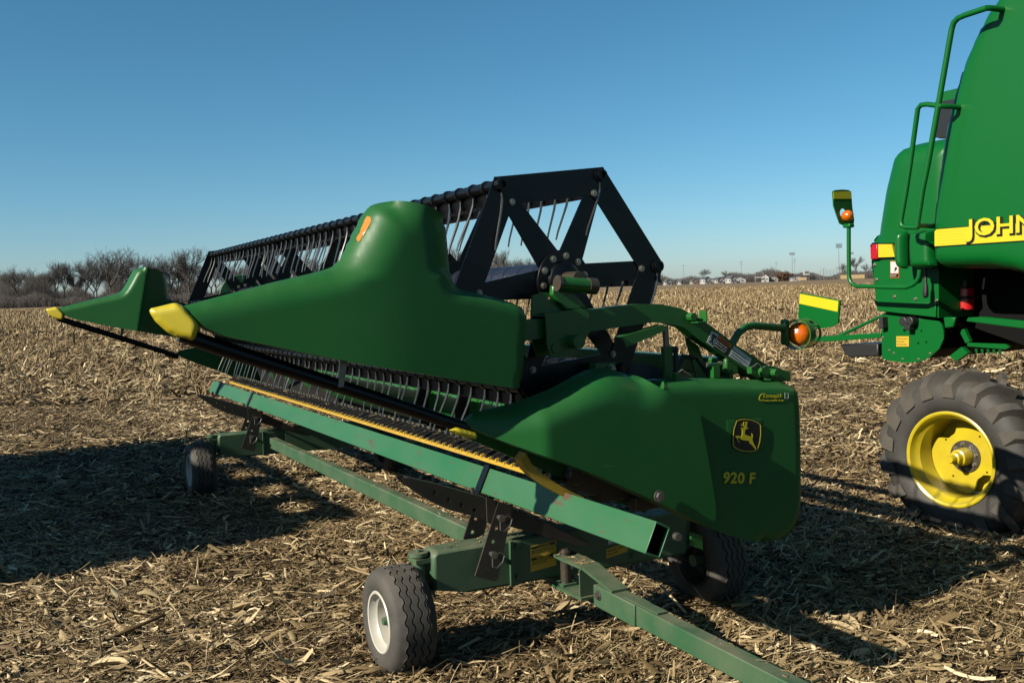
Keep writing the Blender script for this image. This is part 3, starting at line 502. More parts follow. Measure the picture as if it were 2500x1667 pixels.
# --- upper crop dividers
def d_upper(a, b): return 0.050 + 0.080*sstep((a-0.5)/0.85)
def r_upper(a, b): return (0.075 + (0.02 if b < 1.72 else 0.065)*sstep((a-0.7)/0.4)) * (1 - 0.45*sstep((a-1.45)/.12)*sstep((1.74-b)/.05))
def divider(near):
    y = YN if near else YE; s = 1 if near else -1
    def inner(a, b):
        ar = 1.224+.20*(b-1.41); return .04+.17*min(1, max(0, (a-.5)/(ar-.5))) if a < ar else max(.02, .21-.75*(a-ar))
    sh = shell(T['upper'], 'y', y, d_upper if near else inner, inner if near else d_upper, r_upper if near else .045, 0.018, soft=(lambda a, b: not (b < 1.55-0.205*(a-0.65)+0.0 and a > 0.68 and a < 1.78) and not (b > 1.925 and a > 1.28) and not (a < .70 and b < 1.630)), smooth=2)
    c = sh.build('divider_cover', 'plastic', header, smooth=50)
    tp = shell(T['point'], 'y', y, lambda a, b: .012+.048*min(1, (a-.465)/.13), lambda a, b: .012+.048*min(1, (a-.465)/.13), .024, 0.009, smooth=1).build('divider_point', 'yellow', header, smooth=60)
    pth = [(.56, y, 1.545), (.70, y, 1.488), (.95, y, 1.39), (1.25, y, 1.272), (1.50, y, 1.172), (1.598, y, 1.132)]
    MB().tube(pth, [.026, .028, .026, .025, .024, .023], 14).build('divider_tube', 'black', header)
    MB().prism([(1.10, 1.45), (1.13, 1.45), (1.105, 1.33), (1.085, 1.33)], 'y', y-.02*s-.006, y-.02*s+.006).build('tube_bracket', 'steel', header)
    return c
cov = divider(True); divider(False)
# orange strip stuck on the near tower, following its curve
from mathutils.bvhtree import BVHTree
def conform(poly, obj, m, name, parent, h=.006, lift=.002):
    off = Vector(OFF[obj.name]); bvh = BVHTree.FromPolygons([v.co+off for v in obj.data.vertices], [tuple(p.vertices) for p in obj.data.polygons])
    P = resample(poly, h); g = np.stack(np.meshgrid(np.arange(P[:, 0].min(), P[:, 0].max(), h), np.arange(P[:, 1].min(), P[:, 1].max(), h), indexing='ij'), -1).reshape(-1, 2)
    g = g[inside(g, P)]; n = len(P)
    out = delaunay_2d_cdt([Vector(p) for p in np.vstack([P, g])], [(i, (i+1) % n) for i in range(n)], [], 1, 1e-6)
    V = []
    for v in out[0]:
        hit = bvh.ray_cast(Vector((v.x, 2.0, v.y)), Vector((0, 1, 0)))
        V.append((v.x, (hit[0].y if hit[0] else YN)-lift, v.y))
    return MB().add(V, [tuple(f) for f in out[2]]).build(name, m, parent, smooth=60, fix=False)
conform([(1.219, 1.938), (1.2235, 1.930), (1.2215, 1.916), (1.180, 1.850), (1.172, 1.842), (1.175, 1.856), (1.208, 1.918)], cov, 'reflect', 'orange_reflector', cov, .003, .004)
# --- lower end shields
def d_shield(a, b): t = min(1, max(0, (a-1.58)/.30)); return 0.015+0.145*(t if t < .85 else .85+.10*(1-((1-t)/.15)**2))
def shield(near):
    y = 3.40 if near else mir(3.40)
    do = d_shield if near else (lambda a, b: 0.012); di = (lambda a, b: 0.012) if near else d_shield
    soft = lambda a, b: b > 1.16-0.482*(a-1.60)+0.035 and a < 2.33 and a > 1.62
    sh = shell(T['shield'], 'y', y, do, di, lambda a, b: .10+.05*sstep((a-2.0)/.3), 0.018, soft=soft, smooth=1)
    o = sh.build('end_shield', 'plastic', header, smooth=50)
    lt = shell(T['ltip'], 'y', y-.09*(1 if near else -1), lambda a, b: .022, lambda a, b: .022, .018, .007, smooth=2).build('shield_tip', 'yellow', header, smooth=60)
    return o
sh_n = shield(True); shield(False)
bolt('shield_bolt', (2.37, 3.234, .80), (0, -1, 0), .019, header, 'steel', h=.014)
# --- rear end panels
def rpanel(near):
    y = 3.42 if near else mir(3.42)
    do = (lambda a, b: .085) if near else (lambda a, b: .004); di = (lambda a, b: .004) if near else (lambda a, b: .085)
    return shell(T['rpanel'], 'y', y, do, di, .055, 0.022, soft=lambda a, b: b > .9 and a > 2.5 or a > 3.0, smooth=2).build('end_panel', 'plastic', header, smooth=50)
pan = rpanel(True); rpanel(False)
yp = 3.334
# raised logo pad, badge, deer, lettering
def grow(poly, k):
    P = np.array(poly); c = P.mean(0); return [tuple(c+(p-c)*k) for p in P]
pad = shell(grow([(2.80, .90), (2.80, 1.075), (3.035, 1.062), (3.03, .90)], 1.0), 'y', yp+.004, lambda a, b: .0052, lambda a, b: .002, .06, .012, smooth=2).build('logo_pad', 'plastic', pan, smooth=50)
yb = yp-.0036
MB().prism(grow(T['logo'], 1.03), 'y', yb-.0015, yb).build('logo_badge', 'decaldark', pan)
MB().prism(grow(T['logo'], .97), 'y', yb-.0025, yb-.0016, [grow(T['logo'], .925)]).build('badge_border', 'decal', pan)
MB().prism(T['deer'], 'y', yb-.0035, yb-.0018).build('leaping_deer', 'decal', pan)
ftxt('920 F', 2.782, .789, yp-.001, .066, 'decaldark', pan, bold=.0055, dx=1, dz=-.135, name='lettering_edge', space=1.06, sx=1.17)
ftxt('920 F', 2.782, .790, yp-.0022, .066, 'decal', pan, bold=.0026, dx=1, dz=-.135, name='lettering', space=1.06, sx=1.17)
ftxt('Castongia\'s', 3.022, 1.142, yp-.001, .024, 'decal', pan, shear=.35, dz=-.075, name='dealer_lettering')
ftxt('C', 2.990, 1.130, yp-.001, .050, 'decal', pan, shear=.35, dz=-.075, name='dealer_initial')
ftxt('Rensselaer  DeMotte  Fowler', 3.020, 1.126, yp-.001, .0105, 'decal', pan, dz=-.075, name='dealer_towns')
sq = [(3.150, 1.128), (3.172, 1.126), (3.172, 1.152), (3.150, 1.154)]
MB().prism(sq, 'y', yp-.002, yp-.001, [grow(sq, .86)]).build('dealer_square', 'label', pan)
for x, z in ((2.53, .59), ):
    MB().cyl((x, 3.32, z), (x, 3.345, z), .017, 12).build('foot_bolt', 'steel', header)
MB().prism([(2.60, .60), (2.66, .575), (2.66, .515), (2.60, .54)], 'y', 3.326, 3.338).build('foot_plate', 'paint', header)
# --- hardware along the top of the near panel
for x in (2.60, 3.02):
    MB().box((x, 3.40, 1.262), (.03, .03, .03)).build('panel_latch', 'paint', header)
    MB().tube([(x-.015, 3.385, 1.275), (x+.01, 3.375, 1.292), (x+.04, 3.375, 1.272), (x+.06, 3.38, 1.262)], .0035, 6).build('latch_clip', 'steel', header)
vb = MB().box((2.845, 3.45, 1.262), (.035, .04, .05)).box((2.845, 3.45, 1.295), (.06, .02, .014)).build('valve_block', 'paint', header)
for dx in (-.036, .036): MB().cyl((2.845+dx-.008, 3.45, 1.297), (2.845+dx+.008, 3.45, 1.297), .011, 10).build('valve_fitting', 'bolt', vb)
MB().box((2.42, 3.47, 1.235), (.26, .05, .03)).build('top_rail', 'paint', header)
MB().box((2.30, 3.52, 1.29), (.10, .05, .09)).build('hinge_block', 'paint', header)
bolt('hinge_bolt', (2.325, 3.493, 1.305), (.2, -1, .1), .018, header, 'steel')

# --- structure: back sheet, rear tube, floor, auger, cutterbar
Y0, Y1 = 3.50, 9.80
MB().prism([(2.93, .72), (2.95, .72), (3.00, 1.26), (2.98, 1.26)], 'y', Y0, Y1).build('back_sheet', 'paint', header)
MB().box((2.995, (Y0+Y1)/2, 1.275), (.075, Y1-Y0, .075)).build('rear_tube', 'paint', header, bevel=.008)
MB().prism([(2.13, .872), (2.17, .866), (2.28, .80), (2.42, .735), (2.56, .715), (2.74, .76), (2.93, .90), (2.93, .88), (2.74, .74), (2.56, .695), (2.42, .715), (2.28, .782), (2.17, .85), (2.13, .86)], 'y', Y0, Y1).build('platform_floor', 'floor', header)
AC = (2.54, 1.02); RA, RF = .205, .292
aug = MB().cyl((AC[0], Y0+.02, AC[1]), (AC[0], Y1-.02, AC[1]), RA, 40).build('auger_tube', 'paint', header)
def flight(y0, y1, hand, turns, name):
    n = int(turns*28); V = []; F = []
    for i in range(n+1):
        t = i/n; y = lerp(y0, y1, t); a = hand*2*math.pi*turns*t
        for rr_ in (RA-.004, RF):
            for d in (-.003, .003): V.append((AC[0]+rr_*math.cos(a), y+d, AC[1]+rr_*math.sin(a)))
    for i in range(n):
        a, b = 4*i, 4*i+4
        F += [(a, a+2, b+2, b), (a+1, b+1, b+3, a+3), (a+2, a+3, b+3, b+2)]
    return MB().add(V, F).build(name, 'rusty', header, smooth=60)
flight(Y0+.03, YM-.75, 1, 4.2, 'auger_flight'); flight(Y1-.03, YM+.75, 1, 4.2, 'auger_flight')
for k in range(14):
    y = YM-.7+.1*k; a = k*2.2; c, s_ = math.cos(a), math.sin(a)
    MB().cyl((AC[0]+c*.19, y, AC[1]+s_*.19), (AC[0]+c*.33, y, AC[1]+s_*.33), .008, 8).build('auger_finger', 'steel', aug)
cb = MB().prism([(2.045, .862), (2.15, .872), (2.15, .858), (2.045, .846)], 'y', Y0, 9.80).build('cutterbar', 'knife', header)
MB().prism([(2.031, .855), (2.041, .849), (2.050, .866), (2.046, .871), (2.038, .868)], 'y', Y0+.05, 9.72).build('guard_strip', 'guard', header)
# knife guards: one mesh, many objects
gm = MB().add([(2.040, -.012, .872), (2.040, .012, .872), (2.135, .026, .880), (2.135, -.026, .880), (2.044, -.008, .890), (2.044, .008, .890), (2.13, .016, .918), (2.13, -.016, .918)],
              [(3, 2, 1, 0), (4, 5, 6, 7), (0, 1, 5, 4), (1, 2, 6, 5), (2, 3, 7, 6), (3, 0, 4, 7)]).mesh('knife_guard', (0, 0, 0)); gm.materials.append(M['knife'])
tm = MB().add([(2.034, -.011, .866), (2.034, .011, .866), (2.052, .011, .868), (2.052, -.011, .868), (2.037, -.007, .881), (2.037, .004, .879), (2.052, .006, .883), (2.052, -.008, .883)],
              [(3, 2, 1, 0), (4, 5, 6, 7), (0, 1, 5, 4), (1, 2, 6, 5), (2, 3, 7, 6), (3, 0, 4, 7)]).mesh('strip_lug', (0, 0, 0)); tm.materials.append(M['guard'])
bm_ = MB().cyl((2.118, 0, .912), (2.118, 0, .923), .008, 6).mesh('guard_bolt', (0, 0, 0)); bm_.materials.append(M['bolt'])
ho = Vector(OFF[header.name])
def place(name, me, parent, loc, rot=None):
    o = bpy.data.objects.new(name, me); COL.objects.link(o); o.parent = parent
    o.location = Vector(loc)-Vector(OFF[parent.name]) if rot is None else loc
    return o
ng = 83
for i in range(ng):
    y = Y0+.05+i*.0758
    place('knife_guard', gm, cb, (0, y, 0)); place('guard_bolt', bm_, cb, (0, y+.02, 0))
    if i % 1 == 0: place('strip_lug', tm, cb, (0, y+.037+random.uniform(-.006, .006), random.uniform(-.004, .002)))
# near end drive: wobble box, yellow guard strap, gussets
sk = [(a, YN+.02, b) for a, b in T['skid']]
V = []
for i, p in enumerate(sk):
    w = .03
    V += [(p[0]-.012, p[1]-w, p[2]-.012), (p[0]+.012, p[1]-w, p[2]+.012), (p[0]+.014, p[1]+w, p[2]+.012), (p[0]-.010, p[1]+w, p[2]-.012)]
F = [(4*i+k, 4*i+(k+1) % 4, 4*i+4+(k+1) % 4, 4*i+4+k) for i in range(len(sk)-1) for k in range(4)]+[(3, 2, 1, 0), tuple(4*len(sk)-4+k for k in range(4))]
MB().add(V, F).build('guard_strap', 'guard', header)
wb = MB().cyl((2.20, 3.46, .86), (2.20, 3.60, .86), .075, 18).box((2.34, 3.52, .80), (.20, .12, .10)).cyl((2.12, 3.45, .88), (2.12, 3.50, .88), .04, 14).box((2.46, 3.44, .73), (.16, .05, .06)).build('knife_drive', 'grease', header, bevel=.006)
MB().box((2.27, 3.435, .862), (.07, .03, .022), Matrix.Rotation(.5, 3, 'Y')).build('drive_cap', 'labelo', header, bevel=.005)
for k, x in enumerate((1.74, 1.86)):
    MB().prism([(x, 1.115-.09*k*.44), (x+.075, 1.085-.09*k*.44), (x+.03, 1.02-.09*k*.44)], 'y', 3.56+.03*k, 3.566+.03*k).build('shield_gusset', 'paint', header)
MB().prism([(1.60, 1.10), (1.66, 1.12), (2.55, .72), (2.50, .66)], 'y', 3.515, 3.53).build('inner_side_sheet', 'paint', header)

# --- reel
RC, RR, RY0, RY1 = (2.165, 1.69), .49, 3.60, 9.50
ANG = [R(6+60*k) for k in range(6)]
def rv(k, r=RR): return (RC[0]+r*math.cos(ANG[k % 6]), RC[1]+r*math.sin(ANG[k % 6]))
def flatbar(p, q, w0, w1, ext0=0, ext1=0):
    p, q = Vector(p), Vector(q); d = (q-p).normalized(); n = Vector((-d.y, d.x)); p = p-d*ext0; q = q+d*ext1
    return [tuple(p+n*w0/2), tuple(q+n*w1/2), tuple(q-n*w1/2), tuple(p-n*w0/2)]
def spider(y, rim, yo=0):
    for k in range(6):
        MB().prism(flatbar(rv(k, .455), (RC[0], RC[1]), .06, .125, .02, -.06), 'y', y+.002, y+.012).build('reel_spoke', 'black', header)
        if rim:
            a, b = rv(k, .462), rv(k+1, .462)
            pr = flatbar(a, b, .118, .118, .035, .035)
            MB().prism(pr, 'y', y-.006+.0016*(k % 2), y+.0+.0016*(k % 2)).build('reel_rim_plate', 'black', header)
            bolt('rim_bolt', (*[v for v in (rv(k, .405)[0],)], y-.009, rv(k, .405)[1]), (0, -1, 0), .011, header)
    ds = MB().lathe([(.0, -.03), (.055, -.03), (.075, -.018), (.080, -.004), (.128, -.004), (.130, .0), (.130, .012), (.0, .012)], (RC[0], y-.008, RC[1]), (0, 1, 0), 36).build('reel_hub', 'black', header)
    if rim:
        for k in range(10):
            t = 2*math.pi*k/10+.2; bolt('hub_bolt', (RC[0]+.104*math.cos(t), y-.0125, RC[1]+.104*math.sin(t)), (0, -1, 0), .011, ds)
spider(RY0, True)
for y in (4.62, 5.85, 7.10, 8.3): spider(y, False)
spider(RY1, True)
MB().cyl((RC[0], RY0+.01, RC[1]), (RC[0], RY1-.01, RC[1]), .078, 28).build('reel_drum', 'drum', header)
MB().lathe([(.11, -.01), (.20, -.01), (.205, 0), (.20, .01), (.11, .01)], (RC[0]-.02, RY1+.05, RC[1]+.0), (0, 1, 0), 36).build('reel_sprocket', 'beam', header)
tine_path = [(.004, 0, -.020), (.002, 0, -.055), (-.012, 0, -.11), (-.035, 0, -.17), (-.056, 0, -.225), (-.066, 0, -.262)]
tmb = MB().cyl((0, -.014, 0), (0, .014, 0), .029, 10).box((.006, 0, -.045), (.014, .018, .055)); nblk = len(tmb.f)
tmesh = tmb.tube(tine_path, [.0068, .0062, .0056, .005, .0045, .0038], 6).mesh('tine', fix=False); tmesh.materials.append(M['black']); tmesh.materials.append(M['tine'])
tmesh.polygons.foreach_set('material_index', [0 if i < nblk else 1 for i in range(len(tmesh.polygons))])
for k in range(6):
    x, z = rv(k)
    b = MB().cyl((x, RY0-.03, z), (x, RY1+.03, z), .023, 14, caps=False).cyl((x, RY0-.03, z), (x, RY0-.0301, z), .023, 14, .015, caps=False).cyl((x, RY0-.03, z), (x, RY0+.1, z), .015, 14, caps=False).build('bat_tube', 'black', header)
    MB().prism([(x+.008, z-.018), (x+.016, z-.018), (x+.028, z-.085), (x+.020, z-.085)], 'y', RY0+.03, RY1-.02).build('bat_board', 'black', header)
    for i in range(46):
        y = RY0-.008+i*.1305
        o = place('reel_tine', tmesh, b, (x, y+random.uniform(-.006, .006), z)); o.rotation_euler.y = random.gauss(0, .07); o.rotation_euler.z = random.gauss(0, .10)
# --- reel arms
def reel_arm(near):
    f = (lambda y: y) if near else mir
    def pr(poly, a, b, name, m='paint', parent=header, **k):
        y0, y1 = sorted((f(a), f(b))); return MB().prism(poly, 'y', y0, y1).build(name, m, parent, **k)
    a = pr(T['arm'], 3.49, 3.56, 'reel_arm', bevel=.006)
    pr(T['brk'], 3.455, 3.464, 'slide_bracket', parent=a); pr([(x, z) for x, z in T['brk']], 3.572, 3.58, 'slide_bracket', parent=a)
    pr([(1.99, 1.545), (2.20, 1.562), (2.203, 1.571), (1.992, 1.558)], 3.4645, 3.5715, 'bracket_top', parent=a)
    MB().prism(T['qua'], 'y', *sorted((f(3.50), f(3.512))), [circle(2.0+.038*k, 1.622-.0035*k*k, .010, 10) for k in range(1, 4)]).build('hub_quadrant', 'paint', a)
    MB().cyl((2.055, f(3.44), 1.676), (2.185, f(3.44), 1.663), .030, 18).build('hub_sleeve', 'paint', a)
    MB().cyl((2.185, f(3.44), 1.663), (2.225, f(3.44), 1.659), .034, 18).build('hub_cap', 'grease', a); MB().cyl((2.04, f(3.44), 1.6775), (2.055, f(3.44), 1.676), .033, 18).build('hub_cap', 'grease', a)
    MB().prism([(2.04, 1.67), (2.12, 1.66), (2.20, 1.57), (2.10, 1.565), (2.035, 1.63)], 'y', *sorted((f(3.47), f(3.50)))).build('hub_leg', 'paint', a, bevel=.006)
    MB().cyl((RC[0], f(3.46), RC[1]), (RC[0], f(3.62), RC[1]), .035, 16).build('hub_axle', 'grease', a)
    MB().cyl((2.115, f(3.40), 1.437), (2.115, f(3.46), 1.437), .028, 14).build('slide_pin', 'paint', a)
    MB().cyl((2.035, f(3.448), 1.415), (2.035, f(3.456), 1.415), .022, 12).build('bracket_bolt', 'paint', a)
    s = pr(T['strap'], 3.425, 3.433, 'cylinder_lock', parent=a)
    pr([(x, z) for x, z in T['strap'][:2]]+[(2.557, 1.482), (2.339, 1.442)], 3.4335, 3.48, 'lock_lip', parent=a)
    (x0, z0), (x1, z1) = T['cyl']
    MB().cyl((x0, f(3.53), z0-.06), (x1, f(3.53), z1-.10), .026, 16).build('lift_cylinder', 'paint', header)
    MB().cyl((x0-.005, f(3.53), z0+.03), (x0, f(3.53), z0-.06), .014, 12).build('cylinder_rod', 'steel', header)
    MB().cyl((x0+.05, f(3.53), z0-.07), (x0+.052, f(3.53), z1-.06), .011, 10).cyl((x0+.02, f(3.53), z0-.075), (x0+.055, f(3.53), z0-.075), .014, 10).build('cylinder_line', 'hose', header)
    MB().tube([(x0+.03, f(3.56), z1-.03), (x0+.06, f(3.56), z1+.06), (x0+.12, f(3.57), z1+.13), (x0+.20, f(3.58), z1+.12), (x0+.27, f(3.58), z1+.03), (x0+.32, f(3.58), z1-.06)], .012, 8).build('hydraulic_hose', 'hose', header)
    pr([(2.79, 1.42), (2.86, 1.375), (2.97, 1.12), (2.93, 1.10), (2.86, 1.18)], 3.575, 3.585, 'arm_prop', parent=a)
    pr(T['pivot'], 3.43, 3.442, 'pivot_plate', parent=a)
    pr([(x+.0, z) for x, z in T['pivot']], 3.60, 3.612, 'pivot_plate', parent=a)
    MB().cyl((3.155, f(3.38), 1.24), (3.155, f(3.62), 1.24), .018, 12).cyl((3.11, f(3.41), 1.245), (3.11, f(3.43), 1.245), .026, 12).build('pivot_pin', 'paint', a)
    MB().box((3.23, f(3.52), 1.215), (.11, .15, .05)).build('pivot_block', 'paint', a, bevel=.006)
    MB().cyl((2.745, f(3.455), 1.512), (2.745, f(3.50), 1.512), .018, 8).box((2.775, f(3.46), 1.488), (.05, .05, .006)).box((2.80, f(3.46), 1.512), (.005, .05, .05)).build('arm_stop', 'paint', a)
    return a
arm = reel_arm(True); reel_arm(False)
ys = 3.488
s1 = flat(T['stick1'], ys).build('figure_sticker', 'label', arm)
ax_, az_ = Vector((.833, -.552)), Vector((.55, .833))
def onarm(o, pts, m, name, parent, y=ys-.0014): return flat([(o[0]+ax_.x*a+az_.x*b, o[1]+ax_.y*a+az_.y*b) for a, b in pts], y).build(name, m, parent)
o1 = (2.838, 1.393)
onarm(o1, [(.008, .040), (.036, .040), (.036, .052), (.008, .052)], 'decaldark', 'figure_symbol', s1)
onarm(o1, [(.018, .040), (.024, .040), (.026, .025), (.036, .006), (.030, .004), (.022, .018), (.012, .006), (.008, .010), (.016, .026), (.006, .030), (.008, .034)], 'decaldark', 'figure_symbol', s1)
s2 = flat(T['stick2'], ys).build('warning_sticker', 'decaldark', arm)
q2 = T['stick2']; onarm(q2[3], [(.0, .045), (.086, .045), (.086, .064), (.0, .064)], 'labelo', 'sticker_header', s2, ys-.0014)
def armtxt(t, o, a, b, size, m, parent, y=ys-.0028):
    x = o[0]+ax_.x*a+az_.x*b; z = o[1]+ax_.y*a+az_.y*b
    return ftxt(t, x, z, y, size, m, parent, dx=ax_.x, dz=ax_.y)
armtxt('WARNING', q2[3], .016, .050, .012, 'decaldark', s2)
for k, t in enumerate(('To avoid injury or death', 'lock reel before working', 'under or near the reel')): armtxt(t, q2[3], .004, .034-.012*k, .0068, 'label', s2, ys-.002)
s3 = flat(T['stick3'], ys).build('notice_sticker', 'label', arm)
q3 = T['stick3']
for k, t in enumerate(('Reel lift cylinder must be fully', 'extended and locked before service', 'of cutterbar, reel or auger')): armtxt(t, q3[3], .006, .036-.013*k, .0065, 'decaldark', s3, ys-.002)
# --- warning lamp on its arm, both ends share the build; only the near one shows
la = MB().tube([(a, 3.72, b) for a, b in T['lamparm']], .019, 12).build('lamp_arm', 'paint', header)
lc = Vector((3.60, 3.70, 1.388)); dl = Vector((-.90, -.42, 0)).normalized()
lgd = MB().lathe([(.072, -.028), (.077, -.028), (.077, .045), (.072, .045)], lc, dl, 36, closed=True).build('lamp_guard', 'paint', header)
MB().lathe([(.072, -.105), (.077, -.105), (.077, -.085), (.072, -.085)], lc, dl, 36, closed=True).build('lamp_ring', 'paint', lgd)
for t in (.5, 2.1, 3.7, 5.3):
    u_l, w_l = basis(dl); q = u_l*math.cos(t)*.0745+w_l*math.sin(t)*.0745; MB().cyl(lc+q-dl*.09, lc+q-dl*.02, .004, 6).build('lamp_rib', 'paint', lgd)
MB().lathe([(.0, .048), (.024, .046), (.044, .034), (.056, .014), (.059, -.012), (.059, -.025), (.0, -.025)], lc+dl*-.005, dl, 28).build('amber_lamp', 'amber', header)
MB().lathe([(.0, -.080), (.03, -.076), (.046, -.06), (.052, -.04), (.052, -.027), (.0, -.027)], lc+dl*-.005, dl, 28).build('amber_lamp', 'amber', header)
MB().box(lc+Vector((-.065, .03, .012)), (.03, .04, .13)).build('lamp_mount', 'paint', la, bevel=.008)
MB().prism(T['plate'], 'x', 3.72, 3.728).build('marker_plate', 'combine', header)
MB().prism(T['pband'], 'x', 3.7172, 3.7195).build('marker_band', 'decal', header)
# ================================================================== combine harvester
combine = thing('combine_harvester', 'large bright green combine harvester with yellow rear wheel rim, cut by the right edge', 'combine', (6.8, 4.3, 0), LM)
def pz(poly, a, b, name, m='combine', parent=combine, bevel=0, holes=()): return MB().prism(poly, 'x', a, b, holes).build(name, m, parent, bevel)
main = shell(T['c_main'], 'x', 5.72, lambda a, b: .12, lambda a, b: .02, .10, .035, soft=lambda a, b: a > 4.0 or b < 1.75, smooth=1).build('side_panel', 'combine', combine, smooth=50)
pz([(4.53, 1.80), (4.44, 2.58), (4.05, 3.30), (3.75, 3.7), (0.2, 3.7), (0.2, 1.4), (3.4, 1.4), (3.7, 1.75)], 5.76, 8.3, 'hull', 'combine', bevel=.05)
hood = shell(T['c_hood'], 'x', 6.0, lambda a, b: .15, lambda a, b: .02, .16, .03, soft=lambda a, b: b > 2.0, smooth=1).build('rear_hood', 'combine', combine, smooth=50)
pz([(5.23, 1.93), (5.10, 2.53), (4.6, 2.58), (4.5, 1.93)], 6.03, 8.2, 'hood_top', 'combine', bevel=.06)
pz(T['c_lamp'], 5.845, 5.9, 'tail_lamp', 'lens_red', bevel=.006); 
yl = pz(T['c_ylw'], 5.852, 5.9, 'tail_stripe', 'decal')
pz([(5.275, 1.925), (4.7, 1.92), (4.7, 1.792), (5.275, 1.794)], 5.875, 5.96, 'lamp_recess', 'decaldark')
tail = pz(T['c_tail'], 5.88, 8.0, 'tail_panel', 'combine', bevel=.015)
pz([(5.25, 1.497), (4.705, 1.472), (4.705, 1.37), (5.215, 1.415)], 5.862, 5.8795, 'tail_skirt', 'combine', parent=tail, bevel=.004)
pz([(5.24, 1.42), (4.70, 1.36), (4.70, 1.25), (5.20, 1.25)], 5.97, 7.9, 'tail_gap', 'chassis')
for a, b in T['c_bolts']: bolt('panel_bolt', (5.877, a, b), (-1, 0, 0), .010, tail)
chop = pz(T['c_chop'], 5.915, 5.93, 'chopper_side', 'combine', holes=[circle(5.02, 1.27, .012, 10), circle(4.87, 1.27, .008, 8), circle(4.90, 1.18, .008, 8), circle(4.83, 1.19, .008, 8)])
pz([(5.21, 1.34), (5.20, 1.07), (4.95, 1.06), (4.78, 1.14), (4.73, 1.30)], 5.94, 7.9, 'chopper_drum_cover', 'chassis')
for a, b in ((5.22, 1.215), (5.16, 1.12), (5.12, 1.10), (5.04, 1.06), (4.90, 1.065), (4.80, 1.11)): bolt('chopper_bolt', (5.914, a, b), (-1, 0, 0), .007, chop)
mo = MB()
for a, b in T['c_motor'][:2]: mo.cyl((5.85, a, b), (5.915, a, b), .034, 14)
mo.box((5.88, 4.945, 1.305), (.06, .05, .06)); mo.build('hydraulic_motor', 'hose', combine, bevel=.006)
pz([(5.20, 1.37), (5.17, 1.37), (5.165, 1.29), (5.21, 1.28)], 5.86, 5.914, 'chopper_hook', 'rusty')
b1 = shell(T['c_box1'], 'x', 5.72, lambda a, b: .07, lambda a, b: .02, .05, .018, smooth=2).build('service_cover', 'combine', combine, smooth=50)
b2 = shell(T['c_box2'], 'x', 5.72, lambda a, b: .075, lambda a, b: .02, .035, .018, smooth=1).build('service_cover', 'combine', combine, smooth=50)
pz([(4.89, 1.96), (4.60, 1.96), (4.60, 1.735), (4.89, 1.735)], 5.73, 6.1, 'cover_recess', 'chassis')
pz([(4.63, 2.00), (4.575, 2.03), (4.56, 2.09), (4.55, 1.99)], 5.70, 5.9, 'air_duct', 'hose', bevel=.02)
st = pz(grow(T['c_stripe'], 1.0), 5.596, 5.604, 'stripe_edge', 'decaldark', parent=main)
S = T['c_stripe']
pz([(4.492, 1.858), (4.491, 1.955), (4.476, 1.968), (4.175, 1.967), (3.23, 1.952), (3.23, 1.858), (3.86, 1.857), (4.474, 1.857)], 5.593, 5.5955, 'yellow_stripe', 'decal', parent=main)
def ctxt(txt, y, z, x, size, m, parent, bold=0, name='lettering', ext=.0008, space=1.0, sx=1.0): return text_mesh(MB(), txt, size, lambda a, b, c: (x-c, y-a*sx, z+b), ext, 0, bold, space).build(name, m, parent, smooth=0, fix=False)
for wd, y in (('JOHN', 4.236), ('DEERE', 3.60)):
    ctxt(wd, y-.012, 1.897, 5.5912, .152, 'shadow', main, .004, 'lettering_tone', sx=1.2)
    ctxt(wd, y-.006, 1.901, 5.5895, .152, 'decaldark', main, .0085, 'lettering_edge', sx=1.2)
    ctxt(wd, y, 1.908, 5.5878, .152, 'decal', main, .0022, sx=1.2)
for k in range(5):
    z = 1.870+.019*k; ctx = [(4.47, z), (4.26, z), (4.26, z+.0022), (4.47, z+.0022)]
    pz(ctx, 5.5922, 5.5928, 'stripe_line', 'labely', parent=main)
    pz([(5.185, 1.825+.018*k), (5.055, 1.826+.018*k), (5.055, 1.828+.018*k), (5.185, 1.827+.018*k)], 5.8508, 5.8517, 'stripe_line', 'labely', parent=yl)
pz(T['c_rail'], 5.75, 5.80, 'frame_rail', 'combine', bevel=.006)
rd = MB(); a0, a1 = T['c_red'][0][0], T['c_red'][1][0]; rc = (a0+a1)/2
MB().cyl((6.17, rc, 1.41), (6.17, rc, 1.57), .062, 20).build('red_canister', 'red', combine, bevel=.008)
MB().cyl((6.17, rc, 1.571), (6.17, rc, 1.62), .035, 14).box((6.17, rc, 1.50), (.15, .15, .02)).build('canister_bracket', 'hose', combine)
pz([(4.965, 1.75), (2.0, 1.75), (2.0, 1.16), (4.25, 1.15), (4.69, 1.28), (4.70, 1.70)], 6.25, 8.0, 'chassis_core', 'chassis')
pz([(4.64, 1.27), (4.60, 1.285), (4.555, 1.20), (4.59, 1.185)], 6.02, 6.05, 'axle_brace', 'combine'); pz([(4.70, 1.09), (4.60, 1.16), (4.55, 1.12), (4.64, 1.06)], 5.99, 6.03, 'axle_brace', 'combine')
pz([(4.70, 1.37), (4.60, 1.37), (4.62, 1.30), (4.69, 1.29)], 5.93, 5.96, 'hanger_plate', 'combine', bevel=.01)
sp = []
for i in range(7):
    t = i/6; sp += [(4.55-.28*t, 1.165-.01*math.sin(t*3)), (4.53-.28*t, 1.13-.01*t)]
pz([(4.56, 1.19), (4.27, 1.19), (4.24, 1.17), (4.27, 1.155), (4.56, 1.165)], 6.0, 6.02, 'chain_guard', 'combine')
for i in range(5): MB().cyl((6.0, 4.49-.045*i, 1.15), (6.0, 4.485-.045*i, 1.118), .011, 8, .006).build('chain_tooth', 'combine', combine)
pz(T['c_bar'], 5.93, 5.96, 'tail_bar', 'combine', bevel=.004)
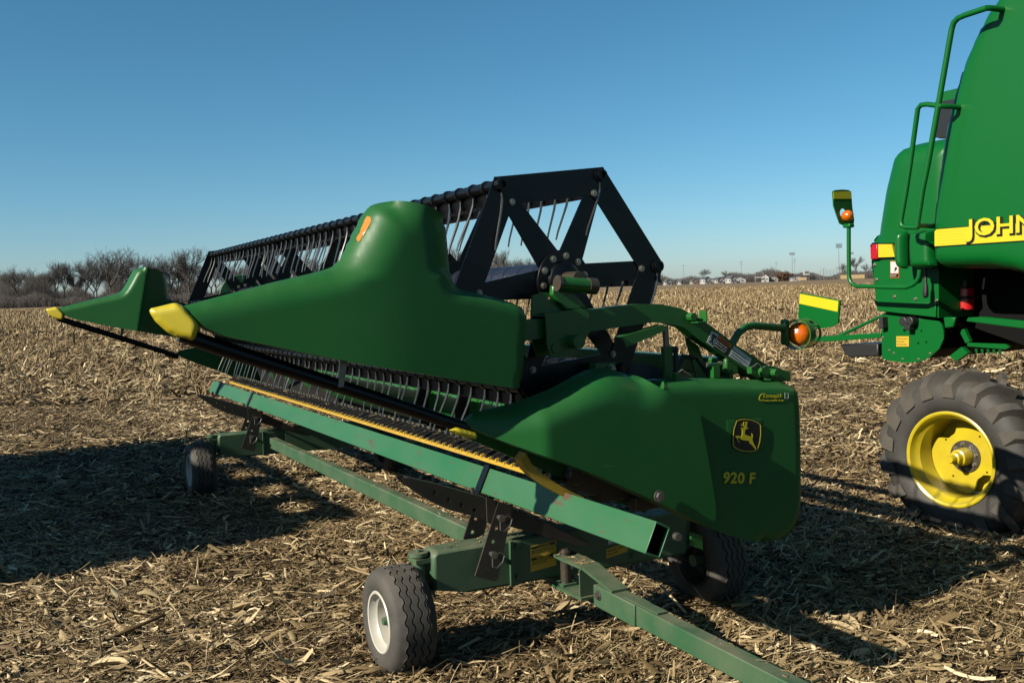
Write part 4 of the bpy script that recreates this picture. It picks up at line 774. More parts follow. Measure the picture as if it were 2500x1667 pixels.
MB().tube([(5.96, 5.72, 1.20), (5.97, 5.24, 1.385)], .012, 8).build('bar_stay', 'combine', combine)
pz(T['c_defl'], 6.0, 7.6, 'straw_deflector', 'hose', bevel=.01)
MB().tube([(5.80, T['c_hand1'][0][0]-.03, T['c_hand1'][0][1]), (5.50, T['c_hand1'][0][0]-.01, T['c_hand1'][0][1])]+[(5.47, a, b) for a, b in T['c_hand1']], .0185, 12).build('handrail', 'combine', combine)
MB().tube([(5.47, a, b) for a, b in T['c_hand2']]+[(5.52, T['c_hand2'][-1][0]-.03, T['c_hand2'][-1][1]-.005), (5.9, T['c_hand2'][-1][0]-.04, T['c_hand2'][-1][1]-.01)], .0165, 12).build('handrail', 'combine', combine)
for (a, b, c) in ((4.53, 2.0, 5.47),): MB().cyl((c, a, b), (5.68, a, b-.01), .016, 10).build('handrail_foot', 'combine', combine)
pz([(5.14, 2.70), (5.14, 2.98), (5.07, 3.04), (3.8, 3.05), (3.8, 2.60)], 6.4, 8.0, 'engine_deck', 'combine', bevel=.03)
pz(T['c_grille'], 6.385, 6.398, 'deck_grille', 'glass')
larm = MB().tube([(5.62, a, b) for a, b in T['c_lamparm']], .0155, 12).build('lamp_arm', 'combine', combine)
lp = MB().prism(T['c_lplate'], 'y', 5.30, 5.31, [circle(*T['c_lhole'][0], .034, 16)]).build('lamp_plate', 'plastic', combine)
MB().prism(T['c_lband'], 'y', 5.297, 5.2995).build('lamp_plate_band', 'decal', lp)
MB().lathe([(0, .05), (.02, .046), (.036, .03), (.042, .008), (.040, -.03), (0, -.03)], (T['c_amber3'][0][0], 5.26, T['c_amber3'][0][1]), (-.5, -.86, .05), 24).build('amber_lamp', 'amber', combine)
MB().box((5.62, 5.258, 2.05), (.05, .07, .03)).build('lamp_foot', 'combine', larm, bevel=.008)
lv = [(5.80, a, b) for a, b in T['c_lever']]
MB().tube([(5.8, 4.735, 1.72), (5.8, 4.735, 1.60)], .010, 8).build('release_lever', 'hose', combine)
MB().tube([(5.8, 4.735, 1.61), (5.8, 4.737, 1.58), (5.8, 4.737, 1.53), (5.8, 4.737, 1.51)], [.012, .018, .020, .014], 10).build('lever_grip', 'hose', combine)
wq = T['c_warn']; wk = pz(grow(wq, 1.0), 5.874, 5.8795, 'warning_sticker', 'labelo', parent=tail)
pz([(5.10, 1.775), (5.03, 1.773), (5.03, 1.69), (5.10, 1.692)], 5.872, 5.8735, 'sticker_picture', 'label', parent=tail)
pz([(5.10, 1.688), (5.03, 1.687), (5.031, 1.662), (5.10, 1.663)], 5.872, 5.8735, 'sticker_text_band', 'decaldark', parent=tail)
pz([(5.06, 1.73), (5.045, 1.735), (5.04, 1.72), (5.05, 1.715), (5.065, 1.70)], 5.870, 5.8715, 'sticker_symbol', 'decaldark', parent=tail)
for k, t in enumerate(('STAY CLEAR', 'SPREADER')): ctxt(t, 5.096, 1.677-.009*k, 5.8712, .009, 'label', tail, name='sticker_lettering')
ysk = pz(T['c_yst'], 5.911, 5.9145, 'oil_sticker', 'labely', parent=chop)
for k, t in enumerate(('CHECK OIL DAILY', 'SEE MANUAL', 'SPREADER SPEED')): ctxt(t, 5.086, 1.205-.021*k, 5.9105, .012, 'paint', chop, name='sticker_lettering')
# rear wheel
wc = Vector((5.62, 4.28, .475)); steer = Matrix.Rotation(R(5), 3, 'Z'); ax_w = steer @ Vector((-1, 0, 0))
hub = MB()
def wl(prof, n=64): return MB().lathe(prof, wc, ax_w, n)
wheel = wl([(0, .195), (.022, .195), (.026, .188), (.026, .15), (.038, .145), (.042, .11), (.053, .105), (.058, .05), (.060, .02)], 32).build('rear_wheel', 'rimyellow', combine, smooth=30)
wl([(.302, .175), (.315, .19), (.35, .205), (.41, .212), (.47, .195), (.505, .165), (.52, .12), (.523, 0), (.52, -.12), (.505, -.165), (.47, -.195), (.41, -.212), (.35, -.205), (.302, -.175)], 72).build('tyre', 'tractor', wheel, smooth=60)
wl([(.300, .178), (.312, .190), (.312, .198), (.302, .202), (.290, .196), (.283, .17), (.275, .15), (.258, .13), (.250, .06), (.246, -.14), (.30, -.19)], 72).build('rim', 'rimyellow', wheel, smooth=30)
# centre disc with cut sides, as on a two-bar steel wheel
dz = []
for i in range(60):
    t = 2*math.pi*i/60; rr_ = .246 if abs(math.sin(t+.9)) > .55 else .246-.085*sstep((.55-abs(math.sin(t+.9)))/.4); dz.append((rr_*math.cos(t), rr_*math.sin(t)))
uw, vw = basis(ax_w)
def disc(poly, a, b, name, m, holes=()):
    tmp = MB().prism(poly, 'z', a, b, holes); tmp.v = [tuple(wc+uw*p[0]+vw*p[1]+ax_w*p[2]) for p in tmp.v]; return tmp.build(name, m, wheel)
disc(dz, .0, .015, 'wheel_disc', 'rimyellow', [circle(.17*math.cos(t), .17*math.sin(t), .008, 8) for t in (1.0, 2.6, 4.1, 5.7)])
disc(circle(0, 0, .245, 40), -.07, -.062, 'wheel_backing', 'rimyellow')
disc(circle(0, 0, .105, 28), .0155, .024, 'hub_plate', 'grease')
for k in range(8):
    t = 2*math.pi*k/8+.2; p = wc+uw*.080*math.cos(t)+vw*.082*math.sin(t)+ax_w*.025; bolt('wheel_nut', p, ax_w, .011, wheel, 'bolt', 6, .014)
# tread lugs
lm = MB(); prof = [(-.028, .49), (.028, .49), (.018, .575), (-.018, .575)]
rows = []
for t in np.linspace(0, 1, 6):
    h = lerp(.012, .222, t); ang = lerp(0, .26, t); drop = .0 if t < .6 else -.085*((t-.6)/.4)**1.5
    for (w, r_) in prof:
        rr_ = r_+drop; wd = w*(1+.5*t); a = ang+wd/rr_; rows.append((rr_*math.cos(a), rr_*math.sin(a), h))
lm.add(rows, [(4*i+k, 4*i+(k+1) % 4, 4*i+4+(k+1) % 4, 4*i+4+k) for i in range(5) for k in range(4)]+[(3, 2, 1, 0), (20, 21, 22, 23)])
fr = Matrix((uw, vw, ax_w)).transposed()
lug_a = lm.mesh('tread_lug', smooth=30); lug_a.materials.append(M['lug'])
lm2 = MB(); lm2.v = [(x, y, -z) for x, y, z in lm.v]; lm2.f = lm.f; lug_b = lm2.mesh('tread_lug', smooth=30); lug_b.materials.append(M['lug'])
for i in range(17):
    for me, ph in ((lug_a, 0), (lug_b, math.pi/17)):
        o = bpy.data.objects.new('tread_lug', me); COL.objects.link(o); o.parent = wheel
        o.matrix_local = Matrix.Translation(wc-Vector(OFF[combine.name])) @ (fr @ Matrix.Rotation(2*math.pi*i/17+ph, 3, 'Z')).to_4x4()
MB().cyl(wc-ax_w*.1, wc-ax_w*1.2, .09, 14).build('steering_axle', 'chassis', combine)

# ================================================================== unseen grain wagon, added left of view to shade the stubble
wagon = thing('shadow_wagon', 'unseen high sided grain wagon, added left of view to cast the ground shadow', 'wagon', (-5.2, 9.1, 0), LM)
bxp = [(-6.1, 1.0), (-6.1, 3.25), (-3.60, 3.25), (-3.60, 1.5), (-4.2, .8), (-5.5, .8)]
MB().prism(bxp, 'y', 6.12, 11.7).build('hopper_box', 'red', wagon, bevel=.02)
MB().box((-3.62, 8.9, 3.45), (.05, 5.2, .09)).build('top_rail', 'red', wagon)
for y in (6.6, 7.35, 8.3, 9.2, 9.9, 10.7, 11.4): MB().box((-3.62, y, 3.33), (.05, .42, .20)).build('rail_post', 'red', wagon)  # rail and posts shaped to leave sunlit gaps in the cast shadow
MB().box((-4.85, 8.9, .62), (.9, 5.6, .14)).build('wagon_frame', 'black', wagon)
for y in (6.9, 10.9):
    for x in (-5.8, -3.9):
        w_ = MB().lathe([(.2, -.12), (.45, -.14), (.5, -.1), (.5, .1), (.45, .14), (.2, .12)], (x, y, .5), (1, 0, 0), 28).build('wheel', 'rubber', wagon)
        MB().lathe([(0, .02), (.2, .05), (.21, .1), (.21, -.1), (0, -.02)], (x, y, .5), (1, 0, 0), 20).build('rim', 'white', w_)
# ================================================================== ground
def gz(x, y):
    v = -math.sin(THETA)*x + math.cos(THETA)*y
    return SLOPE*np.clip(v, -6, 14)
def coords(lim):
    a = list(np.arange(0, 24, 1.0)) + [24*1.22**k for k in range(1, 32) if 24*1.22**k < lim] + [lim]; return np.array([-t for t in a[:0:-1]] + a)
gx, gy = coords(4000), coords(4000)
XX, YY = np.meshgrid(gx, gy, indexing='ij'); nx, ny = XX.shape
V = np.stack([XX, YY, gz(XX, YY)], -1).reshape(-1, 3)
F = [(i*ny+j, (i+1)*ny+j, (i+1)*ny+j+1, i*ny+j+1) for i in range(nx-1) for j in range(ny-1)]
me = bpy.data.meshes.new('field'); me.from_pydata(V.tolist(), [], F); me.update()
me.polygons.foreach_set('use_smooth', [True]*len(me.polygons))
field = bpy.data.objects.new('field', me); COL.objects.link(field); tag(field, kind='structure', label='harvested corn field of brown soil and straw litter')
fm = bpy.data.materials.new('field_soil'); fm.use_nodes = True; nt = fm.node_tree; b = nt.nodes['Principled BSDF']; L = nt.links.new
b.inputs['Roughness'].default_value = 0.95; b.inputs['Specular IOR Level'].default_value = 0.1
tc = nt.nodes.new('ShaderNodeTexCoord')
def nz(sc, det, vec=None, rg=.6):
    n = nt.nodes.new('ShaderNodeTexNoise'); n.inputs['Scale'].default_value = sc; n.inputs['Detail'].default_value = det; n.inputs['Roughness'].default_value = rg
    L(vec or tc.outputs['Object'], n.inputs['Vector']); return n
def rampn(src, stops):
    r_ = nt.nodes.new('ShaderNodeValToRGB'); e = r_.color_ramp.elements
    while len(e) < len(stops): e.new(.5)
    for el, (p, c) in zip(e, stops): el.position = p; el.color = (*c, 1)
    L(src, r_.inputs[0]); return r_
soil = rampn(nz(9, 8).outputs[0], [(.3, (.016, .010, .006)), (.55, (.034, .023, .013)), (.75, (.085, .060, .034))])
mp = nt.nodes.new('ShaderNodeMapping'); mp.inputs['Scale'].default_value = (1, 1, 1); L(tc.outputs['Object'], mp.inputs[0])
straw = rampn(nz(1.6, 10, None, .75).outputs[0], [(.25, (.062, .043, .024)), (.45, (.135, .098, .057)), (.6, (.180, .133, .079)), (.8, (.26, .198, .123))])
big = rampn(nz(.012, 4).outputs[0], [(.35, (.80, .80, .80)), (.65, (1.12, 1.10, 1.06))])
mu = nt.nodes.new('ShaderNodeMix'); mu.data_type = 'RGBA'; mu.blend_type = 'MULTIPLY'; mu.inputs[0].default_value = 1; L(straw.outputs[0], mu.inputs[6]); L(big.outputs[0], mu.inputs[7])
ln = nt.nodes.new('ShaderNodeVectorMath'); ln.operation = 'LENGTH'; L(tc.outputs['Object'], ln.inputs[0])
mr = nt.nodes.new('ShaderNodeMapRange'); mr.inputs[1].default_value = 14; mr.inputs[2].default_value = 55; L(ln.outputs['Value'], mr.inputs[0])
mx = nt.nodes.new('ShaderNodeMix'); mx.data_type = 'RGBA'; L(mr.outputs[0], mx.inputs[0]); L(soil.outputs[0], mx.inputs[6]); L(mu.outputs[2], mx.inputs[7])
L(mx.outputs[2], b.inputs['Base Color'])
bp = nt.nodes.new('ShaderNodeBump'); bp.inputs['Strength'].default_value = .8; bp.inputs['Distance'].default_value = .04; L(nz(22, 8).outputs[0], bp.inputs['Height']); L(bp.outputs[0], b.inputs['Normal'])
me.materials.append(fm)

# ------------------------------------------------------------------ straw litter (stuff)
sm = bpy.data.materials.new('corn_straw'); sm.use_nodes = True; nt = sm.node_tree; b = nt.nodes['Principled BSDF']; L = nt.links.new
b.inputs['Roughness'].default_value = .6; b.inputs['Specular IOR Level'].default_value = .22
at = nt.nodes.new('ShaderNodeAttribute'); at.attribute_name = 'tint'
cr = nt.nodes.new('ShaderNodeValToRGB'); e = cr.color_ramp.elements
stops = [(0, (.024, .015, .007)), (.18, (.063, .040, .018)), (.4, (.128, .086, .040)), (.65, (.240, .174, .088)), (.88, (.375, .288, .162)), (1, (.54, .44, .275))]
while len(e) < len(stops): e.new(.5)
for el, (p, c) in zip(e, stops): el.position = p; el.color = (*c, 1)
L(at.outputs['Fac'], cr.inputs[0])
tc = nt.nodes.new('ShaderNodeTexCoord'); n = nt.nodes.new('ShaderNodeTexNoise'); n.inputs['Scale'].default_value = 70; n.inputs['Detail'].default_value = 3; L(tc.outputs['Object'], n.inputs['Vector'])
mr = nt.nodes.new('ShaderNodeMapRange'); mr.inputs[3].default_value = .7; mr.inputs[4].default_value = 1.25; L(n.outputs[0], mr.inputs[0])
hv = nt.nodes.new('ShaderNodeHueSaturation'); L(mr.outputs[0], hv.inputs['Value']); L(cr.outputs[0], hv.inputs['Color']); L(hv.outputs[0], b.inputs['Base Color'])

def strips(pos, yaw, pitch, length, width, curl, roll, tint, nseg, fold):
    """curved strips: nseg segments, 3 verts across (fold raises the middle)"""
    N = len(pos); s = np.linspace(-.5, .5, nseg+1)
    cy, sy = np.cos(yaw)[:, None], np.sin(yaw)[:, None]
    lx = length[:, None]*s[None]; lz = np.tan(np.clip(pitch, -1.0, 1.0))[:, None]*lx + curl[:, None]*length[:, None]*(s[None]**2*4-.33)
    bl = (rng.random(N) < .55)[:, None]; q_ = np.abs(s)[None]*2; taper = np.where(bl, 1-.22*q_**6*rng.uniform(0, 2, (N, 1)), 1-.75*q_**3)
    bend = (rng.normal(0, .12, N)*length)[:, None]*(s[None]**2*4)
    out = np.empty((N, nseg+1, 3, 3))
    for j, side in enumerate((-.5, 0, .5)):
        off = side*width[:, None]*taper; z = lz + off*np.sin(roll)[:, None] + (fold*width[:, None]*taper if side == 0 else 0)
        o2 = off*np.cos(roll)[:, None] + bend
        out[:, :, j, 0] = pos[:, 0][:, None] + lx*cy - o2*sy
        out[:, :, j, 1] = pos[:, 1][:, None] + lx*sy + o2*cy
        out[:, :, j, 2] = pos[:, 2][:, None] + z
    V = out.reshape(-1, 3); q = []
    for i in range(nseg):
        for j in range(2): a = i*3+j; q.append((a, a+1, a+4, a+3))
    q = np.array(q); k = (nseg+1)*3
    F = (q[None]+(np.arange(N)*k)[:, None, None]).reshape(-1, 4)
    return V, F, np.repeat(tint, k)
def sticks(pos, d, length, rad, tint):
    N = len(pos); d = d/np.linalg.norm(d, axis=1)[:, None]; a = np.where(np.abs(d[:, 2:3]) < .9, [[0, 0, 1.]], [[1., 0, 0]])
    u = np.cross(d, a); u /= np.linalg.norm(u, axis=1)[:, None]; w = np.cross(d, u); out = np.empty((N, 2, 4, 3))
    for e_, t in enumerate((0, 1)):
        for k in range(4):
            an = math.pi/2*k; out[:, e_, k] = pos + d*(length*t)[:, None] + (u*math.cos(an)+w*math.sin(an))*(rad*(1-.15*t))[:, None]
    q = np.array([(0, 1, 5, 4), (1, 2, 6, 5), (2, 3, 7, 6), (3, 0, 4, 7), (4, 5, 6, 7)])
    return out.reshape(-1, 3), (q[None]+(np.arange(N)*8)[:, None, None]).reshape(-1, 4), np.repeat(tint, 8)
def np_object(name, chunks, mats):
    V = np.vstack([c[0] for c in chunks]); n = 0; Fs = []
    for c in chunks: Fs.append(c[1]+n); n += len(c[0])
    F = np.vstack(Fs); T_ = np.concatenate([c[2] for c in chunks])
    me = bpy.data.meshes.new(name); me.vertices.add(len(V)); me.vertices.foreach_set('co', V.astype(np.float32).ravel())
    me.loops.add(F.size); me.loops.foreach_set('vertex_index', F.astype(np.int32).ravel())
    me.polygons.add(len(F)); me.polygons.foreach_set('loop_start', np.arange(0, F.size, 4, dtype=np.int32))
    at_ = me.attributes.new('tint', 'FLOAT', 'POINT'); at_.data.foreach_set('value', np.clip(T_, 0, 1).astype(np.float32))
    me.update(calc_edges=True); me.materials.append(mats)
    o = bpy.data.objects.new(name, me); COL.objects.link(o); return o
def scatter(n, d0, d1, margin=1.15):
    """points on the ground in front of the camera, even per square metre between two distances"""
    d = np.sqrt(rng.uniform(d0**2, d1**2, n)); t = rng.uniform(-.56*margin, .56*margin, n); x = d*t
    return np.stack([x, d, gz(x, d)], 1)
def tints(n, mean=.5, sd=.2): return np.clip(rng.normal(mean, sd, n), 0, 1)
def litter(n, d0, d1, L0, L1, W0, W1, seg, lift):
    p = scatter(n, d0, d1); l = np.exp(rng.uniform(np.log(L0), np.log(L1), n)); w = np.minimum(np.exp(rng.uniform(np.log(W0), np.log(W1), n)), l*.5)
    p[:, 2] += rng.uniform(.0, lift, n) + .022*np.clip(np.sin(p[:, 0]*4.1+1.7*np.sin(p[:, 1]*2.3))*np.sin(p[:, 1]*3.3+p[:, 0]), 0, 1)*np.clip(12-p[:, 1], 0, 4)/4
    # wind-blown patches share a direction
    base = .55*np.sin(p[:, 0]*.9+1.3*np.sin(p[:, 1]*.5)) + .2
    yaw = np.where(rng.random(n) < .55, base+rng.normal(0, .55, n), rng.uniform(0, 6.28, n))
    patch = .06*np.sin(p[:, 0]*2.1+p[:, 1]*1.3)+.05*np.sin(p[:, 1]*3.7-p[:, 0]*1.1)
    return strips(p, yaw, rng.normal(0, .17, n), l, w, rng.normal(.05, .13, n), rng.normal(0, .45, n), tints(n, .48, .27)+patch, seg, .22)
ch = [litter(52000, 2.7, 5.6, .02, .09, .0025, .009, 2, .04), litter(9000, 2.7, 6.5, .05, .20, .008, .024, 4, .045), litter(2300, 2.7, 7.5, .06, .20, .016, .038, 4, .05), litter(52000, 5.4, 9, .03, .15, .004, .016, 2, .045), litter(5000, 6, 10, .10, .26, .012, .032, 3, .05),
      litter(54000, 9, 16, .05, .20, .007, .024, 2, .055), litter(46000, 16, 32, .12, .40, .022, .06, 2, .08), litter(30000, 32, 70, .25, .7, .05, .11, 2, .12)]
ch.append(litter(11000, 2.7, 7.5, .10, .36, .003, .007, 4, .05))
n = 4200; p = scatter(n, 2.8, 12); a = rng.uniform(0, 6.28, n); p[:, 2] += rng.uniform(.005, .04, n)
ch.append(sticks(p, np.stack([np.cos(a), np.sin(a), rng.normal(0, .12, n)], 1), rng.uniform(.06, .30, n), rng.uniform(.004, .010, n), tints(n, .55, .2)))
lit = np_object('straw_litter', ch, sm); tag(lit, 'dry chopped corn leaves, husks and stalk pieces covering the ground', 'straw litter', kind='stuff')

# ------------------------------------------------------------------ standing stubble (stuff)
def stubble(n, d0, d1, h0, h1, r_, leafw, keep):
    p = scatter(n, d0, d1); c, s_ = math.cos(.35), math.sin(.35)        # rows 0.76 m apart
    u = p[:, 0]*c + p[:, 1]*s_; v = -p[:, 0]*s_ + p[:, 1]*c; u = np.round(u/.76)*.76 + rng.normal(0, .05, n)
    p[:, 0] = u*c - v*s_; p[:, 1] = u*s_ + v*c; p[:, 2] = gz(p[:, 0], p[:, 1])
    k = keep(p); p = p[k]; n = len(p); h = rng.uniform(h0, h1, n)
    d = np.stack([rng.normal(0, .22, n), rng.normal(0, .22, n), np.ones(n)], 1)
    out = [sticks(p, d, h, np.full(n, r_), tints(n, .52, .16))]
    for _ in range(2):
        q = p.copy(); q[:, 2] += h*rng.uniform(.3, .95, n)
        out.append(strips(q, rng.uniform(0, 6.28, n), rng.normal(0, .9, n), rng.uniform(.6, 1.3, n)*h, np.full(n, leafw), rng.normal(-.15, .2, n), rng.normal(0, .6, n), tints(n, .56, .18), 2, .1))
    return out
def stand(p):
    u = p[:, 0]*math.cos(THETA)+p[:, 1]*math.sin(THETA); v = -p[:, 0]*math.sin(THETA)+p[:, 1]*math.cos(THETA)
    patch = .5+.5*np.sin(p[:, 0]*.22+1.0)*np.sin(p[:, 1]*.17+.6); edge = np.clip((p[:, 1]-15-2*np.sin(p[:, 0]*.3))/7, 0, 1)
    left = np.clip((-p[:, 0]-.05*p[:, 1])/6, 0, 1)*np.clip((42-p[:, 1])/15, 0, 1)
    return rng.random(len(p)) < edge*(.45+.55*patch)*(1-.6*left)
st = stubble(20000, 15, 45, .12, .32, .011, .028, stand) + stubble(17000, 45, 100, .20, .40, .03, .06, stand) + stubble(15000, 100, 230, .25, .5, .06, .10, stand)
sob = np_object('corn_stubble', st, sm); tag(sob, 'standing rows of cut corn stalks in the field behind', 'stubble', kind='stuff')
few = scatter(60, 5, 15); hh = rng.uniform(.06, .2, 60)
fo = np_object('broken_stalks', [sticks(few, np.stack([rng.normal(0, .4, 60), rng.normal(0, .4, 60), np.ones(60)], 1), hh, np.full(60, .009), tints(60, .55, .15))], sm); tag(fo, 'scattered broken corn stalk stumps near the machines', 'stalks', kind='stuff')

# ------------------------------------------------------------------ chaff caught on the trailer and cutterbar (stuff)
def local_pts(n, x, y, z):
    P = np.stack([rng.uniform(*x, n), rng.uniform(*y, n), rng.uniform(*z, n)], 1); Mx = np.array(LM.to_3x3()); return P @ Mx.T
cp = np.vstack([local_pts(90, (1.72, 3.0), (3.98, 4.11), (.512, .516)), local_pts(70, (2.115, 2.168), (4.2, 8.5), (.447, .450)), local_pts(60, (2.295, 2.35), (2.0, 3.3), (.330, .338)),
                local_pts(220, (2.05, 2.13), (3.6, 9.6), (.90, .925)), local_pts(60, (2.29, 2.37), (3.71, 3.98), (.415, .417))]); n = len(cp)
cf = np_object('caught_chaff', [strips(cp, rng.uniform(0, 6.28, n), rng.normal(0, .1, n), rng.uniform(.012, .06, n), rng.uniform(.002, .006, n), rng.normal(0, .08, n), rng.normal(0, .3, n), tints(n, .55, .2), 2, .15)], sm)
tag(cf, 'bits of straw and chaff caught on the trailer frame and cutterbar', 'chaff', kind='stuff')

# ------------------------------------------------------------------ single husks that stand out
def husk(x, y, yaw, size, label, nl=4):
    t = thing('corn_husk', label, 'corn husk', (x, y, float(gz(x, y))+.02)); t['group'] = 'larger corn husks on the ground'
    for k in range(nl):
        a = yaw+random.uniform(-.6, .6); l = size*random.uniform(.7, 1.1); w = size*random.uniform(.22, .34); V = []; up = random.uniform(.1, .5)
        for i in range(9):
            s = i/8; wd = w*math.sin(math.pi*min(.97, .12+s*.85))**.8
            for j in range(5):
                q = (j-2)/2; zz = .004*k+up*l*s*(1-.55*s)+abs(q)**2*wd*.35
                px, py = l*s, q*wd*.5
                V.append((x+px*math.cos(a)-py*math.sin(a), y+px*math.sin(a)+py*math.cos(a), float(gz(x, y))+.015+zz))
        o = MB().add(V, [(i*5+j, i*5+j+1, i*5+j+6, i*5+j+5) for i in range(8) for j in range(4)]).build('husk_leaf', sm, t, smooth=60, fix=False)
        at_ = o.data.attributes.new('tint', 'FLOAT', 'POINT'); at_.data.foreach_set('value', [random.uniform(.72, .95)]*len(V))
for h_ in HUSKS: husk(*h_)

# ================================================================== background
def far(px, d): return ((px-1250)/2407.4*d, d)
def limb(mb, a, b, r0, r1, n=4): mb.cyl(a, b, r0, n, r1, caps=False)
def make_tree(h, seed, spread=.5, up=.6, levels=6):
    rd_ = random.Random(seed); tr, cr_ = MB(), MB()
    def grow_(p, d, l, r, lev):
        n = 3; q = p
        for i in range(n):
            d2 = (d+Vector((rd_.gauss(0, .10), rd_.gauss(0, .10), rd_.gauss(.03, .06)))).normalized(); e_ = q+d2*l/n
            limb(tr if lev <= 1 else cr_, q, e_, r*(1-.25*i/n), r*(1-.25*(i+1)/n), 6 if lev <= 1 else 3)
            if lev >= 1 and lev < levels and i < n-1 and rd_.random() < .8: branch(e_, d2, l*.62, r*.5, lev+1)
            q, d = e_, d2
        if lev < levels:
            for _ in range(3 if lev < 3 else 2): branch(q, d, l*rd_.uniform(.62, .82), r*.62, lev+1)
    def branch(p, d, l, r, lev):
        u, w = basis(d); t = rd_.uniform(0, 6.28); k = rd_.uniform(.35, .95)*spread*1.6
        nd = (d+(u*math.cos(t)+w*math.sin(t))*k+Vector((0, 0, up*.25))).normalized(); grow_(p, nd, l, max(r, h*.00055), lev)
    grow_(Vector((0, 0, 0)), Vector((rd_.gauss(0, .04), rd_.gauss(0, .04), 1)).normalized(), h*.25, h*.015, 0)
    zs = max(v[2] for v in cr_.v); k = h/zs
    for m_ in (tr, cr_): m_.v = [(x*k, y*k, z*k) for x, y, z in m_.v]
    a = tr.mesh('trunk', smooth=60, fix=False); a.materials.append(M['bark']); c = cr_.mesh('crown', smooth=0, fix=False); c.materials.append(M['twig']); return a, c
protos = [make_tree(16, s, sp, up) for s, sp, up in ((3, .58, .5), (5, .66, .4), (8, .42, .9), (13, .62, .45), (21, .52, .6))]
def tree(px, d, h, k, label, group, rot=None):
    x, y = far(px, d); t = thing('bare_tree', label, 'tree', (x, y, float(gz(x, y))), group=group); tr, cr_ = protos[k]
    for nm, m_ in (('trunk', tr), ('crown', cr_)):
        o = bpy.data.objects.new(nm, m_); COL.objects.link(o); o.parent = t
    t.rotation_euler.z = rot if rot is not None else random.uniform(0, 6.28); t.scale = (h/16*1.12, h/16*1.12, h/16)
for px, d, h, k, lab in TREES: tree(px, d, h*(1.12 if d < 500 else 1), k, lab, 'bare trees along the field edge')
rt_ = random.Random(33)
for i in range(46):
    px = -70+i*31+rt_.uniform(-10, 10); fall = 1 if px < 800 else .86
    tree(px, rt_.uniform(405, 440), rt_.uniform(14, 19.5)*fall, rt_.randrange(5), 'bare tree in the wood behind the front row of trees', 'bare trees deeper in the wood')
# undergrowth along the wood's edge
def thicket(name, label, px0, px1, d0, d1, n, h0, h1, tint0, rad):
    d = rng.uniform(d0, d1, n); px = rng.uniform(px0, px1, n); x = (px-1250)/2407.4*d; p = np.stack([x, d, gz(x, d)], 1)
    env = .75+.25*np.sin(px*.021)+.18*np.sin(px*.067+1); h = rng.uniform(h0, h1, n)*env
    out = [sticks(p, np.stack([rng.normal(0, .16, n), rng.normal(0, .16, n), np.ones(n)], 1), h, np.full(n, rad), np.full(n, .5))]
    for _ in range(4):
        q = p.copy(); q[:, 2] += h*rng.uniform(.25, .9, n)
        out.append(sticks(q, np.stack([rng.normal(0, .8, n), rng.normal(0, .8, n), rng.uniform(.2, 1.3, n)], 1), h*rng.uniform(.2, .45, n), np.full(n, rad*.6), np.full(n, .5)))
    return tag(np_object(name, out, M['twig']), label, 'thicket', kind='stuff')
thicket('wood_thicket', 'dense leafless thicket under the trees at the left field edge', -330, 1330, 385, 430, 22000, 4, 11.5, .5, .04)
thicket('wood_thicket', 'dark brush at the foot of the bare wood on the left', -330, 900, 372, 392, 9000, 1.8, 5.5, .5, .06)
thicket('distant_wood', 'low distant wood behind the far houses', 1150, 2300, 960, 1080, 9000, 5, 11.5, .5, .15)
# --- houses
def house(px, d, w, dep, h, rh, wall, label, turn=0.0, gable=True):
    w, dep, h, rh = w*.85, dep*.85, h*.85, rh*.85
    x, y = far(px, d); z = float(gz(x, y)); t = thing('far_house', label, 'house', (x, y, z), group='houses on the far side of the field'); t.rotation_euler.z = turn; OFF[t.name] = (0, 0, 0)
    a, b_ = w/2, dep/2
    MB().prism([(-a, 0), (a, 0), (a, h), (0, h+rh), (-a, h)], 'y', -b_, b_).build('wall', wall, t, smooth=0)
    rf = MB()
    for s in (-1, 1):
        d_ = Vector((s*a, 0, -rh)).normalized(); p0, p1 = Vector((0, 0, h+rh+.12)), Vector((s*a, 0, h+.12))+d_*.5; nn = Vector((s*rh, 0, a)).normalized()*.22
        q = [p0, p1, p1+nn, p0+nn]; rf.add([(v.x, yy, v.z) for yy in (-b_-.4, b_+.4) for v in q], [(0, 1, 2, 3), (7, 6, 5, 4), (0, 4, 5, 1), (1, 5, 6, 2), (2, 6, 7, 3), (3, 7, 4, 0)])
    rf.build('roof', 'roof', t, smooth=0)
    for k, wx in enumerate((-a*.5, a*.5)):
        wn_ = MB().box((wx, -b_-.03, h*.55), (1.5, .06, 1.5)).build('window', 'siding', t, smooth=0); MB().box((wx, -b_-.07, h*.55), (1.2, .02, 1.2)).build('pane', 'pane', wn_, smooth=0)
    MB().box((0, -b_-.04, 1.05), (1.0, .06, 2.1)).build('door', 'roof', t, smooth=0)
    for k in (-.3, .3): MB().box((-a-.03, k*dep, h*.55), (.06, 1.4, 1.5)).build('window', 'pane', t, smooth=0)
    return t
for h_ in HOUSES: house(*h_)
